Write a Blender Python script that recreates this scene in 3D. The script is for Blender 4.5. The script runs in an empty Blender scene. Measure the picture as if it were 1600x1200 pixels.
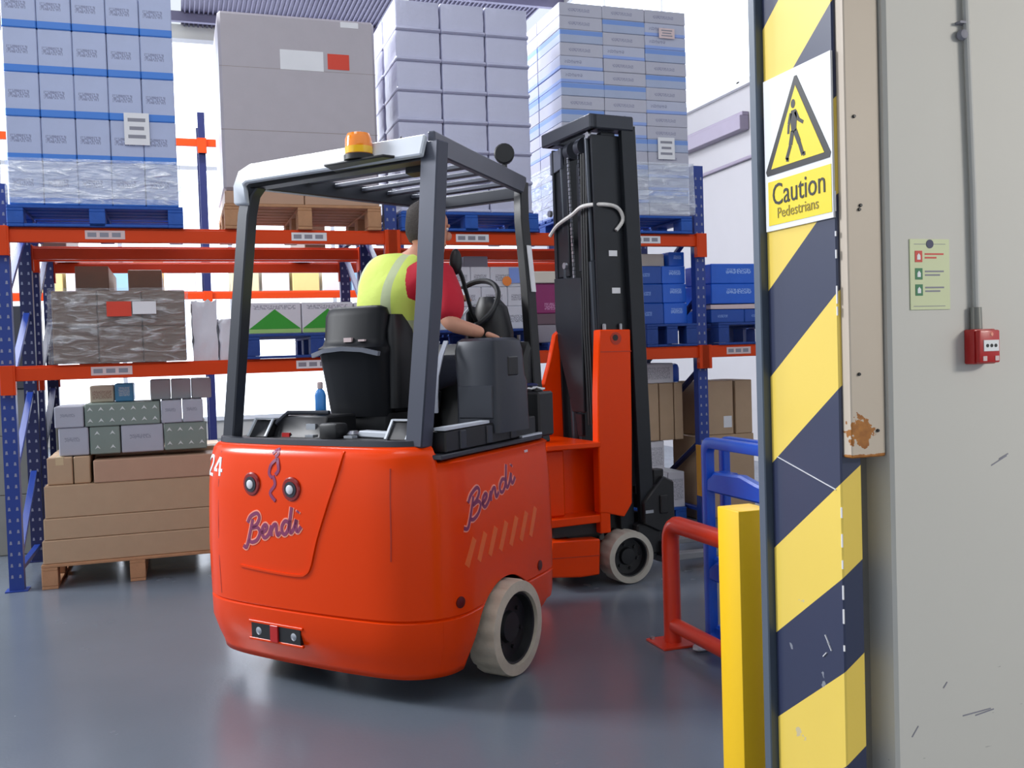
import bpy, bmesh, math, random
from mathutils import Vector, Matrix
random.seed(7)
SC = bpy.context.scene
COL = SC.collection

# ------------------------------------------------------------------ camera, world, light, exposure
def set_camera():
    yaw, pitch, roll = 0.3273, 0.0311, 0.031
    f = Vector((math.sin(yaw)*math.cos(pitch), math.cos(yaw)*math.cos(pitch), -math.sin(pitch)))
    r = Vector((math.cos(yaw), -math.sin(yaw), 0)); u = r.cross(f)
    c, s = math.cos(roll), math.sin(roll)
    r2 = c*r - s*u; u2 = s*r + c*u
    cd = bpy.data.cameras.new('camera'); cd.sensor_width = 36; cd.lens = 36*1530/1600
    cd.clip_start = 0.05; cd.clip_end = 200
    co = bpy.data.objects.new('camera', cd); COL.objects.link(co)
    m = Matrix((r2, u2, -f)).transposed().to_4x4(); m.translation = (0, 0, 1.48)
    co.matrix_world = m
    SC.camera = co
set_camera()

world = bpy.data.worlds.new('overcast_sky'); SC.world = world; world.use_nodes = True
bg = world.node_tree.nodes['Background']
bg.inputs[0].default_value = (0.86, 0.93, 1.0, 1); bg.inputs[1].default_value = 0.8
def area(name, loc, target, sx, sy, power, col=(1, 1, 1)):
    l = bpy.data.lights.new(name, 'AREA'); l.shape = 'RECTANGLE'; l.size = sx; l.size_y = sy
    l.energy = power; l.color = col
    o = bpy.data.objects.new(name, l); COL.objects.link(o); o.location = loc
    o.rotation_euler = (Vector(target)-Vector(loc)).to_track_quat('-Z', 'Y').to_euler()
    return o
area('skylight_daylight', (0.2, 11.4, 7.9), (0.3, 3.6, 0.0), 5, 2.5, 1300, (0.93, 0.96, 1.0))
area('side_skylight_daylight', (-7.5, 8.6, 6.4), (1.0, 7.6, 3.0), 3, 3, 1000, (0.95, 0.97, 1.0))
area('added_front_fill', (-1.0, 2.9, 6.2), (0.6, 5.6, 1.0), 1.6, 1.6, 40, (1.0, 0.97, 0.93))  # added unseen fill for the fronts that face the camera
area('added_wall_fill', (4.2, -1.2, 2.9), (2.2, 1.98, 1.2), 1.2, .4, 58, (1.0, 0.95, 0.88))  # added unseen fill, aimed at the near wall to brighten it
vs = SC.view_settings
vs.view_transform = 'Standard'; vs.look = 'None'; vs.gamma = 1; vs.use_curve_mapping = False
vs.exposure = 0.32

# ------------------------------------------------------------------ materials
def lin(c):
    if isinstance(c, str):
        c = c.lstrip('#'); c = [int(c[i:i+2], 16)/255 for i in (0, 2, 4)]
    return tuple(x/12.92 if x <= 0.04045 else ((x+0.055)/1.055)**2.4 for x in c)
MATS = {}
def mat(name, col, rough=0.5, metal=0.0, var=0.06, scale=6.0, bump=0.0, bscale=40.0, coat=0.0, spec=0.5):
    if name in MATS: return MATS[name]
    m = bpy.data.materials.new(name); m.use_nodes = True; MATS[name] = m
    nt = m.node_tree; N = nt.nodes; L = nt.links; b = N['Principled BSDF']
    c = lin(col)
    tc = N.new('ShaderNodeTexCoord')
    nz = N.new('ShaderNodeTexNoise'); nz.inputs['Scale'].default_value = scale; nz.inputs['Detail'].default_value = 5
    L.new(tc.outputs['Object'], nz.inputs['Vector'])
    mx = N.new('ShaderNodeMix'); mx.data_type = 'RGBA'
    mx.inputs['A'].default_value = (*[x*(1-var) for x in c], 1)
    mx.inputs['B'].default_value = (*[min(1, x*(1+var)) for x in c], 1)
    L.new(nz.outputs['Fac'], mx.inputs['Factor']); L.new(mx.outputs['Result'], b.inputs['Base Color'])
    b.inputs['Roughness'].default_value = rough; b.inputs['Metallic'].default_value = metal
    b.inputs['Coat Weight'].default_value = coat; b.inputs['Coat Roughness'].default_value = 0.08
    b.inputs['Specular IOR Level'].default_value = spec
    if bump:
        n2 = N.new('ShaderNodeTexNoise'); n2.inputs['Scale'].default_value = bscale; n2.inputs['Detail'].default_value = 4
        L.new(tc.outputs['Object'], n2.inputs['Vector'])
        bp = N.new('ShaderNodeBump'); bp.inputs['Strength'].default_value = bump; bp.inputs['Distance'].default_value = 0.02
        L.new(n2.outputs['Fac'], bp.inputs['Height']); L.new(bp.outputs['Normal'], b.inputs['Normal'])
    return m
def nodes_of(m):
    nt = m.node_tree
    return nt, nt.nodes, nt.links, nt.nodes['Principled BSDF']
def math_node(N, L, op, a, b=None, c=None):
    n = N.new('ShaderNodeMath'); n.operation = op
    for i, v in enumerate((a, b, c)):
        if v is None: continue
        if isinstance(v, (int, float)): n.inputs[i].default_value = v
        else: L.new(v, n.inputs[i])
    return n.outputs[0]
def mixc(N, L, fac, a, b):
    n = N.new('ShaderNodeMix'); n.data_type = 'RGBA'
    if isinstance(fac, (int, float)): n.inputs['Factor'].default_value = fac
    else: L.new(fac, n.inputs['Factor'])
    for k, v in (('A', a), ('B', b)):
        if isinstance(v, tuple): n.inputs[k].default_value = (*v[:3], 1)
        else: L.new(v, n.inputs[k])
    return n.outputs['Result']
def emit(name, col, strength):
    m = bpy.data.materials.new(name); m.use_nodes = True; N = m.node_tree.nodes
    b = N['Principled BSDF']; b.inputs['Base Color'].default_value = (*lin(col), 1)
    b.inputs['Emission Color'].default_value = (*lin(col), 1); b.inputs['Emission Strength'].default_value = strength
    return m
def printed_carton(name, base, band=None, brange=(0, 0.18), smudge=None, sbox=(0.25, 0.75, 0.45, 0.6), smooth=0.45, var=0.07):
    """carton board with an optional printed band and a blurred print area, in the box's own 0..1 coordinates"""
    m = mat(name, base, smooth, var=var, scale=9, bump=0.08, bscale=18)
    nt, N, L, b = nodes_of(m)
    src = b.inputs['Base Color'].links[0].from_socket
    tc = N.new('ShaderNodeTexCoord'); sx = N.new('ShaderNodeSeparateXYZ'); L.new(tc.outputs['Generated'], sx.inputs[0])
    x, z = sx.outputs[0], sx.outputs[2]
    def inside(v, lo, hi):
        return math_node(N, L, 'MULTIPLY', math_node(N, L, 'GREATER_THAN', v, lo), math_node(N, L, 'LESS_THAN', v, hi))
    if band:
        src = mixc(N, L, inside(z, *brange), src, lin(band))
    if smudge:
        nz = N.new('ShaderNodeTexNoise'); nz.inputs['Scale'].default_value = 14; nz.inputs['Detail'].default_value = 3
        mp = N.new('ShaderNodeMapping'); mp.inputs['Scale'].default_value = (2.2, 1, 1.2); L.new(tc.outputs['Generated'], mp.inputs[0])
        L.new(mp.outputs[0], nz.inputs['Vector'])
        k = math_node(N, L, 'MULTIPLY', inside(x, sbox[0], sbox[1]), inside(z, sbox[2], sbox[3]))
        k = math_node(N, L, 'MULTIPLY', k, math_node(N, L, 'GREATER_THAN', nz.outputs['Fac'], 0.48))
        k = math_node(N, L, 'MULTIPLY', k, 0.55)
        src = mixc(N, L, k, src, lin(smudge))
    L.new(src, b.inputs['Base Color'])
    return m
def film_mat(name, base=0.14, tint=(0.93, 0.96, 1.0)):
    m = bpy.data.materials.new(name); m.use_nodes = True; nt = m.node_tree; N = nt.nodes; L = nt.links
    N.remove(N['Principled BSDF']); out = N['Material Output']
    tr = N.new('ShaderNodeBsdfTransparent'); tr.inputs[0].default_value = (*tint, 1)
    gl = N.new('ShaderNodeBsdfGlossy'); gl.inputs[0].default_value = (0.95, 0.97, 1, 1); gl.inputs['Roughness'].default_value = 0.22
    df = N.new('ShaderNodeBsdfDiffuse'); df.inputs[0].default_value = (0.85, 0.88, 0.95, 1)
    tc = N.new('ShaderNodeTexCoord'); mp = N.new('ShaderNodeMapping'); mp.inputs['Scale'].default_value = (2.2, 2.2, 9); mp.inputs['Rotation'].default_value = (0, 0.25, 0)
    L.new(tc.outputs['Object'], mp.inputs[0])
    nz = N.new('ShaderNodeTexNoise'); nz.inputs['Scale'].default_value = 2.5; nz.inputs['Detail'].default_value = 6; nz.inputs['Distortion'].default_value = 1.2
    L.new(mp.outputs[0], nz.inputs['Vector'])
    bp = N.new('ShaderNodeBump'); bp.inputs['Strength'].default_value = 0.7; bp.inputs['Distance'].default_value = 0.03
    L.new(nz.outputs['Fac'], bp.inputs['Height']); L.new(bp.outputs[0], gl.inputs['Normal'])
    rp = N.new('ShaderNodeMapRange'); rp.inputs[1].default_value = 0.5; rp.inputs[2].default_value = 0.72; rp.inputs[3].default_value = base; rp.inputs[4].default_value = min(1, base+0.4)
    L.new(nz.outputs['Fac'], rp.inputs[0])
    m1 = N.new('ShaderNodeMixShader'); m1.inputs[0].default_value = 0.45; L.new(gl.outputs[0], m1.inputs[1]); L.new(df.outputs[0], m1.inputs[2])
    m2 = N.new('ShaderNodeMixShader'); L.new(rp.outputs[0], m2.inputs[0]); L.new(tr.outputs[0], m2.inputs[1]); L.new(m1.outputs[0], m2.inputs[2])
    L.new(m2.outputs[0], out.inputs[0])
    return m

M_ORANGE = mat('truck_orange_paint', '#e94000', 0.24, coat=0.06, var=0.04, scale=2, spec=0.22)
M_ORANGE_D = mat('truck_orange_seam', '#b42c06', 0.4)
M_STRIPE = mat('faded_orange_stripe', '#f06a2c', 0.35)
M_BLACK = mat('black_paint', '#17181c', 0.45, var=0.15)
M_DARK = mat('dark_grey_paint', '#33363f', 0.38, var=0.1, metal=0.2)
M_GUARD = mat('guard_grey_paint', '#4a4d5a', 0.36, var=0.08, metal=0.3)
M_GUARD_L = mat('guard_light_grey', '#c6ccd6', 0.4, var=0.06)
M_MAST = mat('mast_black_steel', '#24272d', 0.33, metal=0.35, var=0.2)
M_STEEL = mat('bare_steel', '#b5b8bf', 0.3, metal=0.85, var=0.1)
M_TYRE = mat('white_rubber_tyre', '#c3b9a8', 0.75, var=0.25, scale=12, bump=0.15)
M_TYREF = mat('white_grey_rubber_tyre', '#b8b3a8', 0.75, var=0.2, scale=12, bump=0.15)
M_PURPLE = mat('purple_lettering', '#86305c', 0.45)
M_PINK = mat('pink_outline', '#f59a86', 0.45)
M_WHITE = mat('white_paint', '#eceef2', 0.5, var=0.04)
M_RED = mat('red_plastic', '#b81414', 0.35, coat=0.2)
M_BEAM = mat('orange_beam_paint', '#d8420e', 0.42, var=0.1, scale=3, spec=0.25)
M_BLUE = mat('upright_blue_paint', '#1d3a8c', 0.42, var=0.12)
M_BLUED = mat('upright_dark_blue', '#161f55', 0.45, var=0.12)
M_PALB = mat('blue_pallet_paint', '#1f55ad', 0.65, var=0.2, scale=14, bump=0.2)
M_PALW = mat('pallet_pine', '#b58763', 0.75, var=0.22, scale=11, bump=0.25)
M_CARD = printed_carton('brown_carton', '#b79a7c')
M_CARDL = printed_carton('light_brown_carton', '#b8937a')
M_CARDD = printed_carton('dark_brown_carton', '#6d5340')
M_TAPE = mat('parcel_tape', '#c9b28c', 0.3)
M_PAPER = mat('white_label_paper', '#e6e6ea', 0.55)
M_PAPERP = mat('pinkish_label_paper', '#d9c3c3', 0.55)
M_STICKR = mat('red_sticker', '#d8402a', 0.5)
M_GREYP = mat('grey_print', '#8c8c98', 0.6)
M_YELLOW = mat('safety_yellow', '#fecb12', 0.42, var=0.05, scale=3)
M_BARRED = mat('barrier_red_paint', '#d6391c', 0.36, coat=0.2, var=0.07)
M_PLBLUE = mat('blue_plastic', '#1e55c4', 0.3, var=0.12)
M_CONC = mat('grey_concrete', '#85827c', 0.8, var=0.12, bump=0.2)
M_WALL = mat('off_white_wall_paint', '#d0cec8', 0.6, var=0.03, scale=1.5, bump=0.05, bscale=9)
M_FILM = film_mat('stretch_film_clear', 0.10)
M_FILMW = film_mat('stretch_film_cloudy', 0.30)
M_AMBER = mat('amber_lens', '#ff8a10', 0.12, coat=0.6)
M_SKIN = mat('skin', '#d69a80', 0.5, var=0.06, scale=12)
M_HAIR = mat('short_grey_brown_hair', '#4a4340', 0.8, var=0.3, scale=60, bump=0.5, bscale=150)
M_VEST = mat('hi_vis_yellow_fabric', '#cfe066', 0.75, var=0.08, bump=0.3, bscale=14)
M_SILV = mat('reflective_tape', '#b9c3a8', 0.35, var=0.05)
M_SHIRT = mat('red_shirt_fabric', '#c01830', 0.8, var=0.1, bump=0.25, bscale=16)
M_TROU = mat('dark_navy_trousers', '#1c2030', 0.85, var=0.15, bump=0.2)

# ------------------------------------------------------------------ mesh helpers
class MB:
    def __init__(s, fn=None):
        s.bm = bmesh.new(); s.fn = fn
    def face(s, vs):
        try: return s.bm.faces.new(vs)
        except ValueError: return None
    def box(s, c, d, rot=None):
        c = Vector(c); vs = []
        for i in (-1, 1):
            for j in (-1, 1):
                for k in (-1, 1):
                    v = Vector((i*d[0]/2, j*d[1]/2, k*d[2]/2))
                    if rot: v = rot @ v
                    vs.append(s.bm.verts.new(c+v))
        for f in ((0, 1, 3, 2), (4, 6, 7, 5), (0, 4, 5, 1), (2, 3, 7, 6), (0, 2, 6, 4), (1, 5, 7, 3)):
            s.face([vs[i] for i in f])
        return s
    def span(s, a, b):
        return s.box([(a[i]+b[i])/2 for i in range(3)], [abs(b[i]-a[i]) for i in range(3)])
    def bar(s, p, q, w, h, up=(0, 0, 1)):
        p, q = Vector(p), Vector(q); t = (q-p).normalized(); up = Vector(up)
        x = t.cross(up)
        if x.length < 1e-4: x = t.cross(Vector((1, 0, 0)))
        x.normalize(); y = x.cross(t)
        return s.box((p+q)/2, (w, (q-p).length, h), Matrix((x, t, y)).transposed())
    def sweep(s, path, w, h, side):
        """rectangular section w (along side) x h swept along a path"""
        path = [Vector(p) for p in path]; side = Vector(side).normalized(); rings = []
        for i, p in enumerate(path):
            t = (path[min(i+1, len(path)-1)]-path[max(i-1, 0)]).normalized()
            n = side.cross(t).normalized()
            rings.append([s.bm.verts.new(p+side*a*w/2+n*b*h/2) for a, b in ((-1, -1), (1, -1), (1, 1), (-1, 1))])
        for r0, r1 in zip(rings, rings[1:]):
            for j in range(4): s.face([r0[j], r0[(j+1) % 4], r1[(j+1) % 4], r1[j]])
        s.face(rings[0][::-1]); s.face(rings[-1])
        return s
    def tube(s, path, r, seg=8, closed=False):
        path = [Vector(p) for p in path]; n = len(path); rings = []; nrm = None
        for i, p in enumerate(path):
            if closed: t = (path[(i+1) % n]-path[i-1]).normalized()
            else: t = (path[min(i+1, n-1)]-path[max(i-1, 0)]).normalized()
            if nrm is None:
                nrm = t.orthogonal().normalized()
            nrm = (nrm-t*nrm.dot(t)).normalized(); bi = t.cross(nrm)
            rr = r[i] if isinstance(r, (list, tuple)) else r
            rings.append([s.bm.verts.new(p+nrm*math.cos(a)*rr+bi*math.sin(a)*rr) for a in [2*math.pi*k/seg for k in range(seg)]])
        pairs = list(zip(rings, rings[1:]))+([(rings[-1], rings[0])] if closed else [])
        for r0, r1 in pairs:
            for j in range(seg): s.face([r0[j], r0[(j+1) % seg], r1[(j+1) % seg], r1[j]])
        if not closed:
            s.face(rings[0][::-1]); s.face(rings[-1])
        return s
    def lathe(s, prof, o, axis=(0, 0, 1), seg=24, radf=None, loop=False):
        """prof: (radius, distance along axis)"""
        o = Vector(o); ax = Vector(axis).normalized(); e1 = ax.orthogonal().normalized(); e2 = ax.cross(e1); rings = []
        for i, (r, z) in enumerate(prof):
            ring = []
            for k in range(seg):
                a = 2*math.pi*k/seg; rr = r*(radf(i, k) if radf else 1)
                ring.append(s.bm.verts.new(o+ax*z+(e1*math.cos(a)+e2*math.sin(a))*rr))
            rings.append(ring)
        for r0, r1 in list(zip(rings, rings[1:]))+([(rings[-1], rings[0])] if loop else []):
            for j in range(seg): s.face([r0[j], r0[(j+1) % seg], r1[(j+1) % seg], r1[j]])
        if not loop: s.face(rings[0][::-1]); s.face(rings[-1])
        return s
    def prism(s, pts, d0, d1, axis='x'):
        def mk(a, b, d): return {'x': (d, a, b), 'y': (a, d, b), 'z': (a, b, d)}[axis]
        A = [s.bm.verts.new(mk(a, b, d0)) for a, b in pts]; B = [s.bm.verts.new(mk(a, b, d1)) for a, b in pts]
        n = len(pts)
        for i in range(n): s.face([A[i], A[(i+1) % n], B[(i+1) % n], B[i]])
        s.face(A[::-1]); s.face(B)
        return s
    def ellipsoid(s, c, r, rot=None, u=14, v=9):
        c = Vector(c); rings = []
        for i in range(1, v):
            ph = math.pi*i/v; ring = []
            for k in range(u):
                a = 2*math.pi*k/u
                p = Vector((r[0]*math.sin(ph)*math.cos(a), r[1]*math.sin(ph)*math.sin(a), r[2]*math.cos(ph)))
                ring.append(s.bm.verts.new(c+(rot @ p if rot else p)))
            rings.append(ring)
        top = s.bm.verts.new(c+(rot @ Vector((0, 0, r[2])) if rot else Vector((0, 0, r[2]))))
        bot = s.bm.verts.new(c-(rot @ Vector((0, 0, r[2])) if rot else Vector((0, 0, r[2]))))
        for k in range(u):
            s.face([top, rings[0][k], rings[0][(k+1) % u]]); s.face([bot, rings[-1][(k+1) % u], rings[-1][k]])
            for r0, r1 in zip(rings, rings[1:]): s.face([r0[k], r1[k], r1[(k+1) % u], r0[(k+1) % u]])
        return s
    def mesh(s, name, m=None, bevel=0.0, seg=1, ang=35):
        if s.fn:
            for v in s.bm.verts: v.co = Vector(s.fn(v.co))
        bmesh.ops.recalc_face_normals(s.bm, faces=s.bm.faces[:])
        if bevel:
            es = [e for e in s.bm.edges if len(e.link_faces) == 2 and e.calc_face_angle(0) > math.radians(30)]
            if es: bmesh.ops.bevel(s.bm, geom=es, offset=bevel, segments=seg, profile=0.5, affect='EDGES', clamp_overlap=True)
        me = bpy.data.meshes.new(name); s.bm.to_mesh(me); s.bm.free()
        if m: me.materials.append(m)
        for p in me.polygons: p.use_smooth = True
        me.set_sharp_from_angle(angle=math.radians(ang))
        return me
    def build(s, name, m, parent=None, bevel=0.0, seg=1, loc=None, ang=35):
        return link(name, s.mesh(name, m, bevel, seg, ang), parent, loc)
def link(name, me, parent=None, loc=None):
    o = bpy.data.objects.new(name, me); COL.objects.link(o)
    if parent: o.parent = parent
    if loc is not None: o.location = loc
    return o
def tag(o, label=None, cat=None, group=None, kind=None):
    if label: o['label'] = label
    if cat: o['category'] = cat
    if group: o['group'] = group
    if kind: o['kind'] = kind
    return o
def empty(name, loc=(0, 0, 0), rz=0.0, label=None, cat=None, group=None):
    o = bpy.data.objects.new(name, None); COL.objects.link(o); o.location = loc; o.rotation_euler = (0, 0, rz)
    o.empty_display_size = 0.1
    return tag(o, label, cat, group)
def struct(name, mb, m, parent=None, bevel=0.0):
    o = mb.build(name, m, parent, bevel); o['kind'] = 'structure'; return o
CACHE = {}
def cached(key, fn):
    if key not in CACHE: CACHE[key] = fn()
    return CACHE[key]
ORD = ['first', 'second', 'third', 'fourth', 'fifth', 'sixth', 'seventh', 'eighth', 'ninth', 'tenth', 'eleventh', 'twelfth', 'thirteenth', 'fourteenth', 'fifteenth', 'sixteenth', 'seventeenth']

def text_mesh(txt, size, depth=0.0015, squeeze=1.0):
    cu = bpy.data.curves.new('lettering', 'FONT'); cu.body = txt; cu.size = size; cu.extrude = depth
    cu.align_x = 'CENTER'; cu.align_y = 'CENTER'; cu.resolution_u = 3
    o = bpy.data.objects.new('lettering', cu); COL.objects.link(o)
    me = bpy.data.meshes.new_from_object(o.evaluated_get(bpy.context.evaluated_depsgraph_get()))
    bpy.data.objects.remove(o); bpy.data.curves.remove(cu)
    me.materials.clear()
    if squeeze != 1.0:
        for v in me.vertices: v.co.x *= squeeze
    return me

# ------------------------------------------------------------------ the setting
M_FLOOR = mat('grey_epoxy_floor', '#656e7a', 0.3, var=0.1, scale=1.3, bump=0.03, bscale=60)
nt, N, L, b = nodes_of(M_FLOOR)
_tc = N.new('ShaderNodeTexCoord'); _nz = N.new('ShaderNodeTexNoise'); _nz.inputs['Scale'].default_value = 2.2; _nz.inputs['Detail'].default_value = 7
L.new(_tc.outputs['Object'], _nz.inputs['Vector'])
_mr = N.new('ShaderNodeMapRange'); _mr.inputs[1].default_value = 0.2; _mr.inputs[2].default_value = 0.8; _mr.inputs[3].default_value = 0.17; _mr.inputs[4].default_value = 0.30
L.new(_nz.outputs['Fac'], _mr.inputs[0]); L.new(_mr.outputs[0], b.inputs['Roughness'])
struct('floor', MB().span((-16, -7, -0.12), (14, 21, 0)), M_FLOOR)

# scuffed painted wall beside the opening
M_WALLF = mat('off_white_wall_scuffed', '#d0cec8', 0.6, var=0.03, scale=1.5, bump=0.04, bscale=9)
nt, N, L, b = nodes_of(M_WALLF)
src = b.inputs['Base Color'].links[0].from_socket
_tc = N.new('ShaderNodeTexCoord'); _mp = N.new('ShaderNodeMapping'); _mp.inputs['Scale'].default_value = (9, 9, 40); _mp.inputs['Rotation'].default_value = (0, 0.5, 0)
L.new(_tc.outputs['Object'], _mp.inputs[0])
_nz = N.new('ShaderNodeTexNoise'); _nz.inputs['Scale'].default_value = 1.0; _nz.inputs['Detail'].default_value = 4; L.new(_mp.outputs[0], _nz.inputs['Vector'])
_s = N.new('ShaderNodeSeparateXYZ'); L.new(_tc.outputs['Object'], _s.inputs[0])
k = math_node(N, L, 'MULTIPLY', math_node(N, L, 'GREATER_THAN', _nz.outputs['Fac'], 0.70), math_node(N, L, 'LESS_THAN', _s.outputs[2], 0.75))
k = math_node(N, L, 'MULTIPLY', k, 0.5)
L.new(mixc(N, L, k, src, lin('#6a6a6c')), b.inputs['Base Color'])
wf = struct('wall_front', MB().span((1.655, 1.98, 0), (6.5, 2.30, 3.4)), M_WALLF, bevel=0.008)
struct('wall_front_pier', MB().span((1.56, 2.075, 0), (1.70, 2.33, 3.2)), M_CONC)
sc_ = MB()
for x, z, dx, dz in ((1.965, 1.155, .05, .022), (1.99, 1.17, .03, .012), (1.70, .49, .02, .025), (1.86, .52, .09, .006), (1.90, .515, .06, .008), (1.80, .60, .012, .014)):
    sc_.bar((x, 1.9795, z), (x+dx, 1.9795, z+dz), 0.003, 0.0015, (0, 1, 0))
sc_.build('scuff_mark', M_GREYP, wf)

struct('ceiling_near', MB().span((-7, -7, 3.2), (6.5, 1.98, 3.35)), M_WALL)
struct('wall_right', MB().span((7.0, 2.3, 0), (7.2, 20, 8)), mat('warm_white_wall', '#a9a7ab', 0.65, var=0.05, scale=2))
struct('wall_back', MB().span((-7, 20, 0), (7.2, 20.2, 0.35)).span((-7, 20, 7.7), (7.2, 20.2, 8)), M_WALL)
M_LIT = emit('daylit_glazing', '#eef5ff', 2.1)
w1 = MB()
for i in range(8): w1.span((-7+i*2.0, 19.9, .35), (-6.92+i*2.0, 20.05, 7.7))
for z in (.35, 2.8, 5.2, 7.62): w1.span((-7, 19.9, z), (7, 20.05, z+.08))
w1 = struct('window_1', w1, M_WHITE)
for i in range(7):
    for z0, z1 in ((.43, 2.8), (2.88, 5.2), (5.28, 7.62)):
        key = 'pane%.2f' % z0
        me = cached(key, lambda: MB().span((-.96, -.02, z0), (.96, .02, z1)).mesh('pane', M_LIT))
        link('pane', me, w1, (-5.96+i*2.0, 19.98, 0))
w2 = MB()
for i in range(6): w2.span((6.93, 9+i*2.0, 4.85), (7.0, 9.07+i*2.0, 7.8))
for z in (4.80, 7.75): w2.span((6.93, 9, z), (7.0, 19.07, z+.07))
w2 = struct('window_2', w2, M_WHITE)
for i in range(5):
    link('pane', cached('pane_side', lambda: MB().span((-.015, .07, 4.87), (.015, 2.0, 7.75)).mesh('pane', M_LIT)), w2, (6.97, 9+i*2.0, 0))
M_ROOF = mat('purple_grey_roof_sheet', '#6c6880', 0.6, metal=0.2, var=0.1)
rf = MB()
for x0, x1 in ((-9, -6.5), (-4.8, -1.6), (0.3, 3.95), (4.3, 6.72)): rf.span((x0, 2.2, 8.0), (x1, 20.2, 8.08))
rf = struct('ceiling', rf, M_ROOF)
for y in (5, 8, 11, 14, 17, 19.3):
    link('purlin', cached('purlin', lambda: MB().span((-9, -.05, 0), (7, .05, -.18)).mesh('purlin', M_ROOF)), rf, (0, y, 8.0))
rb = MB()
for i in range(44): rb.span((.35+i*.083, 10.5, 7.96), (.375+i*.083, 20, 8.0))
for i in range(29): rb.span((4.34+i*.083, 10.5, 7.96), (4.365+i*.083, 20, 8.0))
tag(rb.build('sheet_rib', M_ROOF, rf), kind='stuff')

# striped steel column at the opening
M_HAZ = mat('yellow_black_stripes', '#f8d860', 0.34, var=0.04, scale=4, coat=0.3)
nt, N, L, b = nodes_of(M_HAZ)
src = b.inputs['Base Color'].links[0].from_socket
_g = N.new('ShaderNodeTexCoord'); _s = N.new('ShaderNodeSeparateXYZ'); L.new(_g.outputs['Object'], _s.inputs[0])
run = math_node(N, L, 'SUBTRACT', _s.outputs[0], _s.outputs[1])
v = math_node(N, L, 'SUBTRACT', _s.outputs[2], math_node(N, L, 'MULTIPLY', run, 0.72))
v = math_node(N, L, 'ADD', v, 10-(1.392-0.72*(1.543-2.328)-0.236*0))
fr = math_node(N, L, 'FRACT', math_node(N, L, 'DIVIDE', v, 0.4735))
fr = math_node(N, L, 'FRACT', math_node(N, L, 'ADD', fr, -10/0.4735+22))
dark = math_node(N, L, 'LESS_THAN', fr, 0.5)
col = mixc(N, L, dark, src, lin('#303754'))
_nz = N.new('ShaderNodeTexNoise'); _nz.inputs['Scale'].default_value = 14; _nz.inputs['Detail'].default_value = 8; L.new(_g.outputs['Object'], _nz.inputs['Vector'])
low = N.new('ShaderNodeMapRange'); low.inputs[1].default_value = 1.1; low.inputs[2].default_value = 0.45; low.inputs[3].default_value = 0.735; low.inputs[4].default_value = 0.655
L.new(_s.outputs[2], low.inputs[0])
chip = math_node(N, L, 'GREATER_THAN', _nz.outputs['Fac'], low.outputs[0])
col = mixc(N, L, math_node(N, L, 'MULTIPLY', chip, 0.55), col, lin('#b5b8c0'))
L.new(col, b.inputs['Base Color'])
colm = empty('steel_column', (1.55, 2.2, 0), 0, 'steel column with yellow and black diagonal stripes beside the wall opening', 'column')
o = MB().span((1.543, 2.03, 0), (1.605, 2.3305, 3.2)).build('striped_face', M_HAZ, None, 0.004); o.parent = colm; o.matrix_parent_inverse = Matrix.Translation((-1.55, -2.2, 0))
M_FLG = mat('blue_grey_column_flange', '#566272', 0.45, var=0.06)
MB().span((1.521-1.55, 2.331-2.2, 0), (1.60-1.55, 2.365-2.2, 3.2)).build('flange', M_FLG, colm, 0.003)
ch = MB()
rnd = random.Random(3)
for z in (0.93, 0.99, 1.06, 0.86, 0.80, 0.72, 1.75, 1.60, 1.56, 1.70, 1.83):
    ch.box((1.542-1.55, 2.030-2.2, z), (0.003, 0.004, rnd.uniform(.012, .05)))
for y, z, a in ((2.08, .70, .02), (2.10, .69, -.014), (2.09, .715, .02)): ch.bar((-.0075, y-2.2, z), (-.0075, y-2.185, z+a), .002, .006, (1, 0, 0))
ch.bar((-.0075, 2.30-2.2, 1.175), (-.0075, 2.05-2.2, 1.115), .002, .004, (1, 0, 0))
ch.build('scraped_paint', M_PAPER, colm)

# beige steel plate with a rust patch
M_PLATE = mat('beige_painted_plate', '#cdbfae', 0.5, var=0.05, scale=3)
nt, N, L, b = nodes_of(M_PLATE)
src = b.inputs['Base Color'].links[0].from_socket
_g = N.new('ShaderNodeTexCoord'); _vm = N.new('ShaderNodeVectorMath'); _vm.operation = 'DISTANCE'; L.new(_g.outputs['Object'], _vm.inputs[0]); _vm.inputs[1].default_value = (0.031, -0.015, 1.262)
_nz = N.new('ShaderNodeTexNoise'); _nz.inputs['Scale'].default_value = 60; _nz.inputs['Detail'].default_value = 6; L.new(_g.outputs['Object'], _nz.inputs['Vector'])
d = math_node(N, L, 'ADD', _vm.outputs['Value'], math_node(N, L, 'MULTIPLY', _nz.outputs['Fac'], 0.07))
k = math_node(N, L, 'LESS_THAN', d, 0.070)
cr = mixc(N, L, _nz.outputs['Fac'], lin('#7a3f0c'), lin('#d08a35'))
_s = N.new('ShaderNodeSeparateXYZ'); L.new(_g.outputs['Object'], _s.inputs[0])
k2 = math_node(N, L, 'LESS_THAN', math_node(N, L, 'ADD', _s.outputs[2], math_node(N, L, 'MULTIPLY', _nz.outputs['Fac'], 0.012)), 1.211)
L.new(mixc(N, L, math_node(N, L, 'MAXIMUM', k, k2), src, cr), b.inputs['Base Color'])
pl = empty('steel_plate', (1.55, 2.01, 0), 0, 'beige painted steel plate with a rust patch between the striped column and wall', 'plate')
MB().span((0.002, -.012, 1.197), (0.103, .055, 3.2)).build('panel', M_PLATE, pl, 0.003)
for x, z in ((.026, 2.03), (.040, 1.815), (.036, 1.805), (.026, 1.403), (.078, 1.262)):
    MB().lathe([(.0035, 0), (.0045, .003), (.0035, .006)], (x, -.011, z), (0, -1, 0), 10).build('bolt_hole', M_BLACK, pl)

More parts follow.
